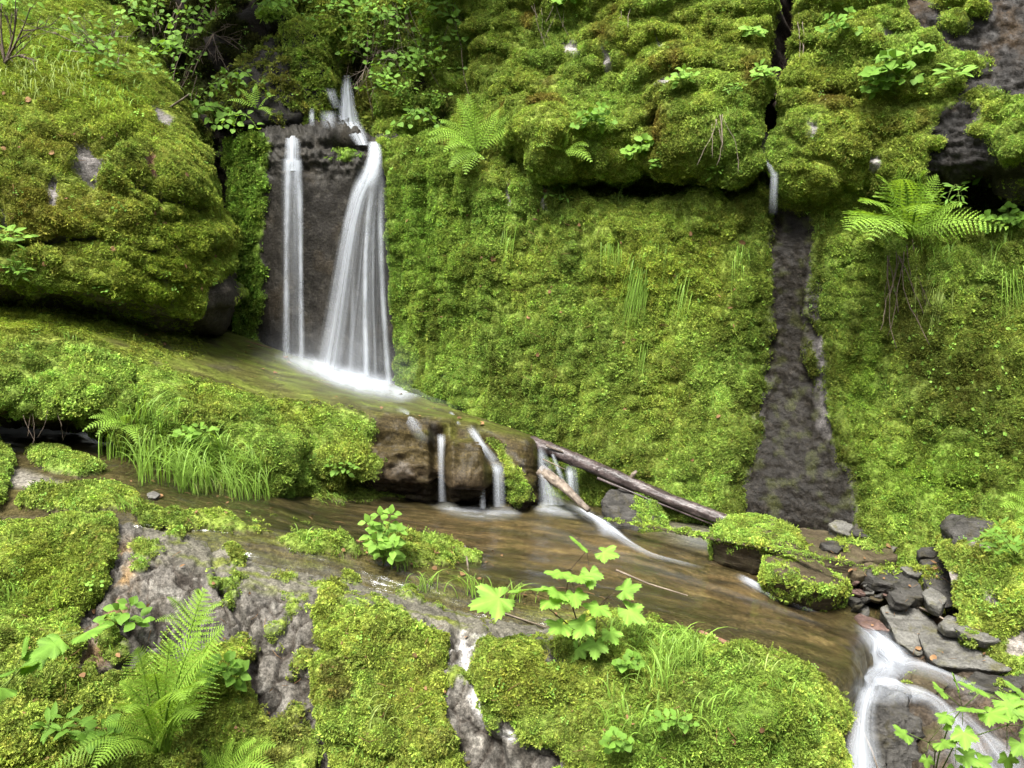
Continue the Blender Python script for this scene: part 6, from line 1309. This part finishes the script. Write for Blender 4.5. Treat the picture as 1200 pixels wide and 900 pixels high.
# ---------------------------------------------------------------- unseen conifers added behind the camera to darken reflections and low sky light
def forest():
    r = random.Random(12); t = MB(); c = MB()
    for k in range(26):
        a = math.radians(88 + 184 * (k + .5) / 26 + r.uniform(-3, 3)); R = r.uniform(10, 15); x, y = R * math.sin(a), R * math.cos(a); z0 = -1.6; H = r.uniform(11, 15) * (.92 if abs(math.degrees(a) - 205) < 30 else 1)
        t.tube([(x, y, z0), (x + r.uniform(-.2, .2), y, z0 + H * .5), (x, y, z0 + H)], .22, .03, 7)
        for q in range(330):
            f = r.uniform(.03, 1) ** .8; L = (1 - f) * 2.3 + .3; b = r.uniform(0, 6.283); d = Vector((math.cos(b), math.sin(b), -.25 - .3 * r.random())); p = Vector((x, y, z0 + H * f)) + d * L * r.uniform(.0, .4); s = Vector((-d.y, d.x, r.uniform(-.3, .3))) * r.uniform(.18, .34)
            c.add([p, p + d * L * .4 + s, p + d * L * .8, p + d * L * .4 - s], [(0, 1, 2, 3)], r.uniform(.6, 1.3))
    tag(t.build('forest', M['root']), 'dark trunks of the unseen conifers added behind the camera', 'forest', kind='stuff'); tag(c.build('forest', M['needles']), 'dense unseen conifers added behind the camera to darken reflections', 'forest', kind='stuff')
forest()
# ---------------------------------------------------------------- dead leaves, needles and chips lying about
def litter(name, label, poly, n, only, size=.014, seed=0, mat='litter', twigs=.45):
    r = random.Random(seed); m = MB(); p = np.array(poly, float); x0, y0, x1, y1 = p[:, 0].min(), p[:, 1].min(), p[:, 0].max(), p[:, 1].max(); k = 0
    while k < n:
        x, y = r.uniform(x0, x1), r.uniform(y0, y1)
        if poly_in(np.array([x]), np.array([y]), poly, .5)[0] < .5: continue
        k += 1; q, nn = hit(x, y, only); q = q + nn * .012; d = Vector((r.uniform(-1, 1), r.uniform(-1, 1), r.uniform(-.2, .3))); d = (d - nn * d.dot(nn)).normalized(); L = size * r.uniform(.5, 1.8)
        if r.random() < twigs: m.tube([q - d * L * 1.6, q + nn * .004, q + d * L * 1.6], .0012, .0008, 4, r.uniform(.6, 1.3))
        else: leaf(m, q, d, (nn + Vector((r.uniform(-.4, .4), r.uniform(-.4, .4), 0))).normalized(), L * 1.5, r.choice(['ovate', 'lance', 'round']), r.uniform(.5, 1.5))
    o = m.build(name, M[mat]); tag(o, label, 'leaf litter', kind='stuff')
litter('leaf_litter', 'scattered dead leaves and needles on the smooth ledge top', [(140,372),(310,404),(480,462),(600,505),(480,488),(300,450),(190,415)], 70, ['rock_ledge'], .014, 1)
litter('leaf_litter', 'scattered dead leaves and twigs on the stream slab and its edge', [(100,530),(300,590),(560,640),(720,690),(940,770),(900,780),(640,720),(420,660),(160,600)], 110, ['stream_bed', 'rock_bank'], .012, 2)
litter('leaf_litter', 'dead leaves and needles caught in the moss of the front bank', [(120,620),(640,750),(900,830),(900,898),(20,898),(20,680)], 170, ['rock_bank'], .009, 3)
litter('leaf_litter', 'dead leaves among the slabs and rubble by the right bank', [(960,640),(1110,640),(1180,780),(1060,770),(980,720)], 70, ['rock', 'cascade_bed'], .014, 4)
litter('pale_leaflets', 'tiny pale leaflets sprinkled over the dark moss at the right side of the cliff', [(1020,340),(1190,330),(1195,560),(1080,540),(1040,460)], 150, ['cliff'], .011, 6, 'leaf_pale', 0)
litter('leaf_litter', 'dead leaves and stems caught in the moss of the cliff', [(480,200),(880,260),(860,580),(700,520),(480,440)], 110, ['cliff'], .016, 7)
litter('leaf_litter', 'dead leaves and stems caught in the moss of the big outcrop', [(5,80),(180,120),(260,280),(230,360),(5,330)], 70, ['rock_outcrop'], .016, 8)
SUN_E, SKY_S, EXPOSURE = 3.2, 0.125, 1.92
# ================================================================ light and camera
w = bpy.data.worlds.new('World'); scene.world = w; w.use_nodes = True
nt = w.node_tree; bg = nt.nodes['Background']
SUN_EL, SUN_AZ = math.radians(60), math.radians(205)       # azimuth clockwise from +Y: behind the camera, a little left
sky = nt.nodes.new('ShaderNodeTexSky'); sky.sky_type = 'NISHITA'; sky.sun_disc = False
sky.sun_elevation = SUN_EL; sky.sun_rotation = SUN_AZ; sky.dust_density = 4.0; sky.air_density = 1.0
hs = nt.nodes.new('ShaderNodeHueSaturation'); hs.inputs['Saturation'].default_value = 0.30      # overcast: nearly white
nt.links.new(sky.outputs[0], hs.inputs['Color']); nt.links.new(hs.outputs[0], bg.inputs['Color']); bg.inputs['Strength'].default_value = SKY_S
sl = bpy.data.lights.new('sun', 'SUN'); sl.energy = SUN_E; sl.angle = math.radians(20); sl.color = (1.0, 0.96, 0.88)
so = bpy.data.objects.new('sun', sl); ROOTC.objects.link(so)
dv = Vector((math.sin(SUN_AZ) * math.cos(SUN_EL), math.cos(SUN_AZ) * math.cos(SUN_EL), math.sin(SUN_EL)))
so.rotation_euler = dv.to_track_quat('Z', 'Y').to_euler(); so.location = (0, 0, 12)

cd = bpy.data.cameras.new('camera'); cam = bpy.data.objects.new('camera', cd); ROOTC.objects.link(cam)
cam.location = (0, 0, CZ); cam.rotation_euler = (math.radians(90) - PITCH, 0, 0)
cd.sensor_fit = 'HORIZONTAL'; cd.sensor_width = 36; cd.lens = 36 * F / 1200; cd.clip_start = 0.05; cd.clip_end = 3000
scene.camera = cam
vs = scene.view_settings; vs.view_transform = 'Standard'; vs.look = 'None'; vs.gamma = 1; vs.exposure = EXPOSURE; vs.use_curve_mapping = False
scene.render.engine = 'CYCLES'
c = scene.cycles; c.max_bounces = 6; c.diffuse_bounces = 3; c.glossy_bounces = 2; c.transmission_bounces = 3; c.transparent_max_bounces = 16
c.use_denoising = True; c.denoiser = "OPENIMAGEDENOISE"; c.caustics_reflective = False; c.caustics_refractive = False; c.sample_clamp_indirect = 4
print('TUFTS', TUFTS, 'OBJECTS', len(scene.objects))
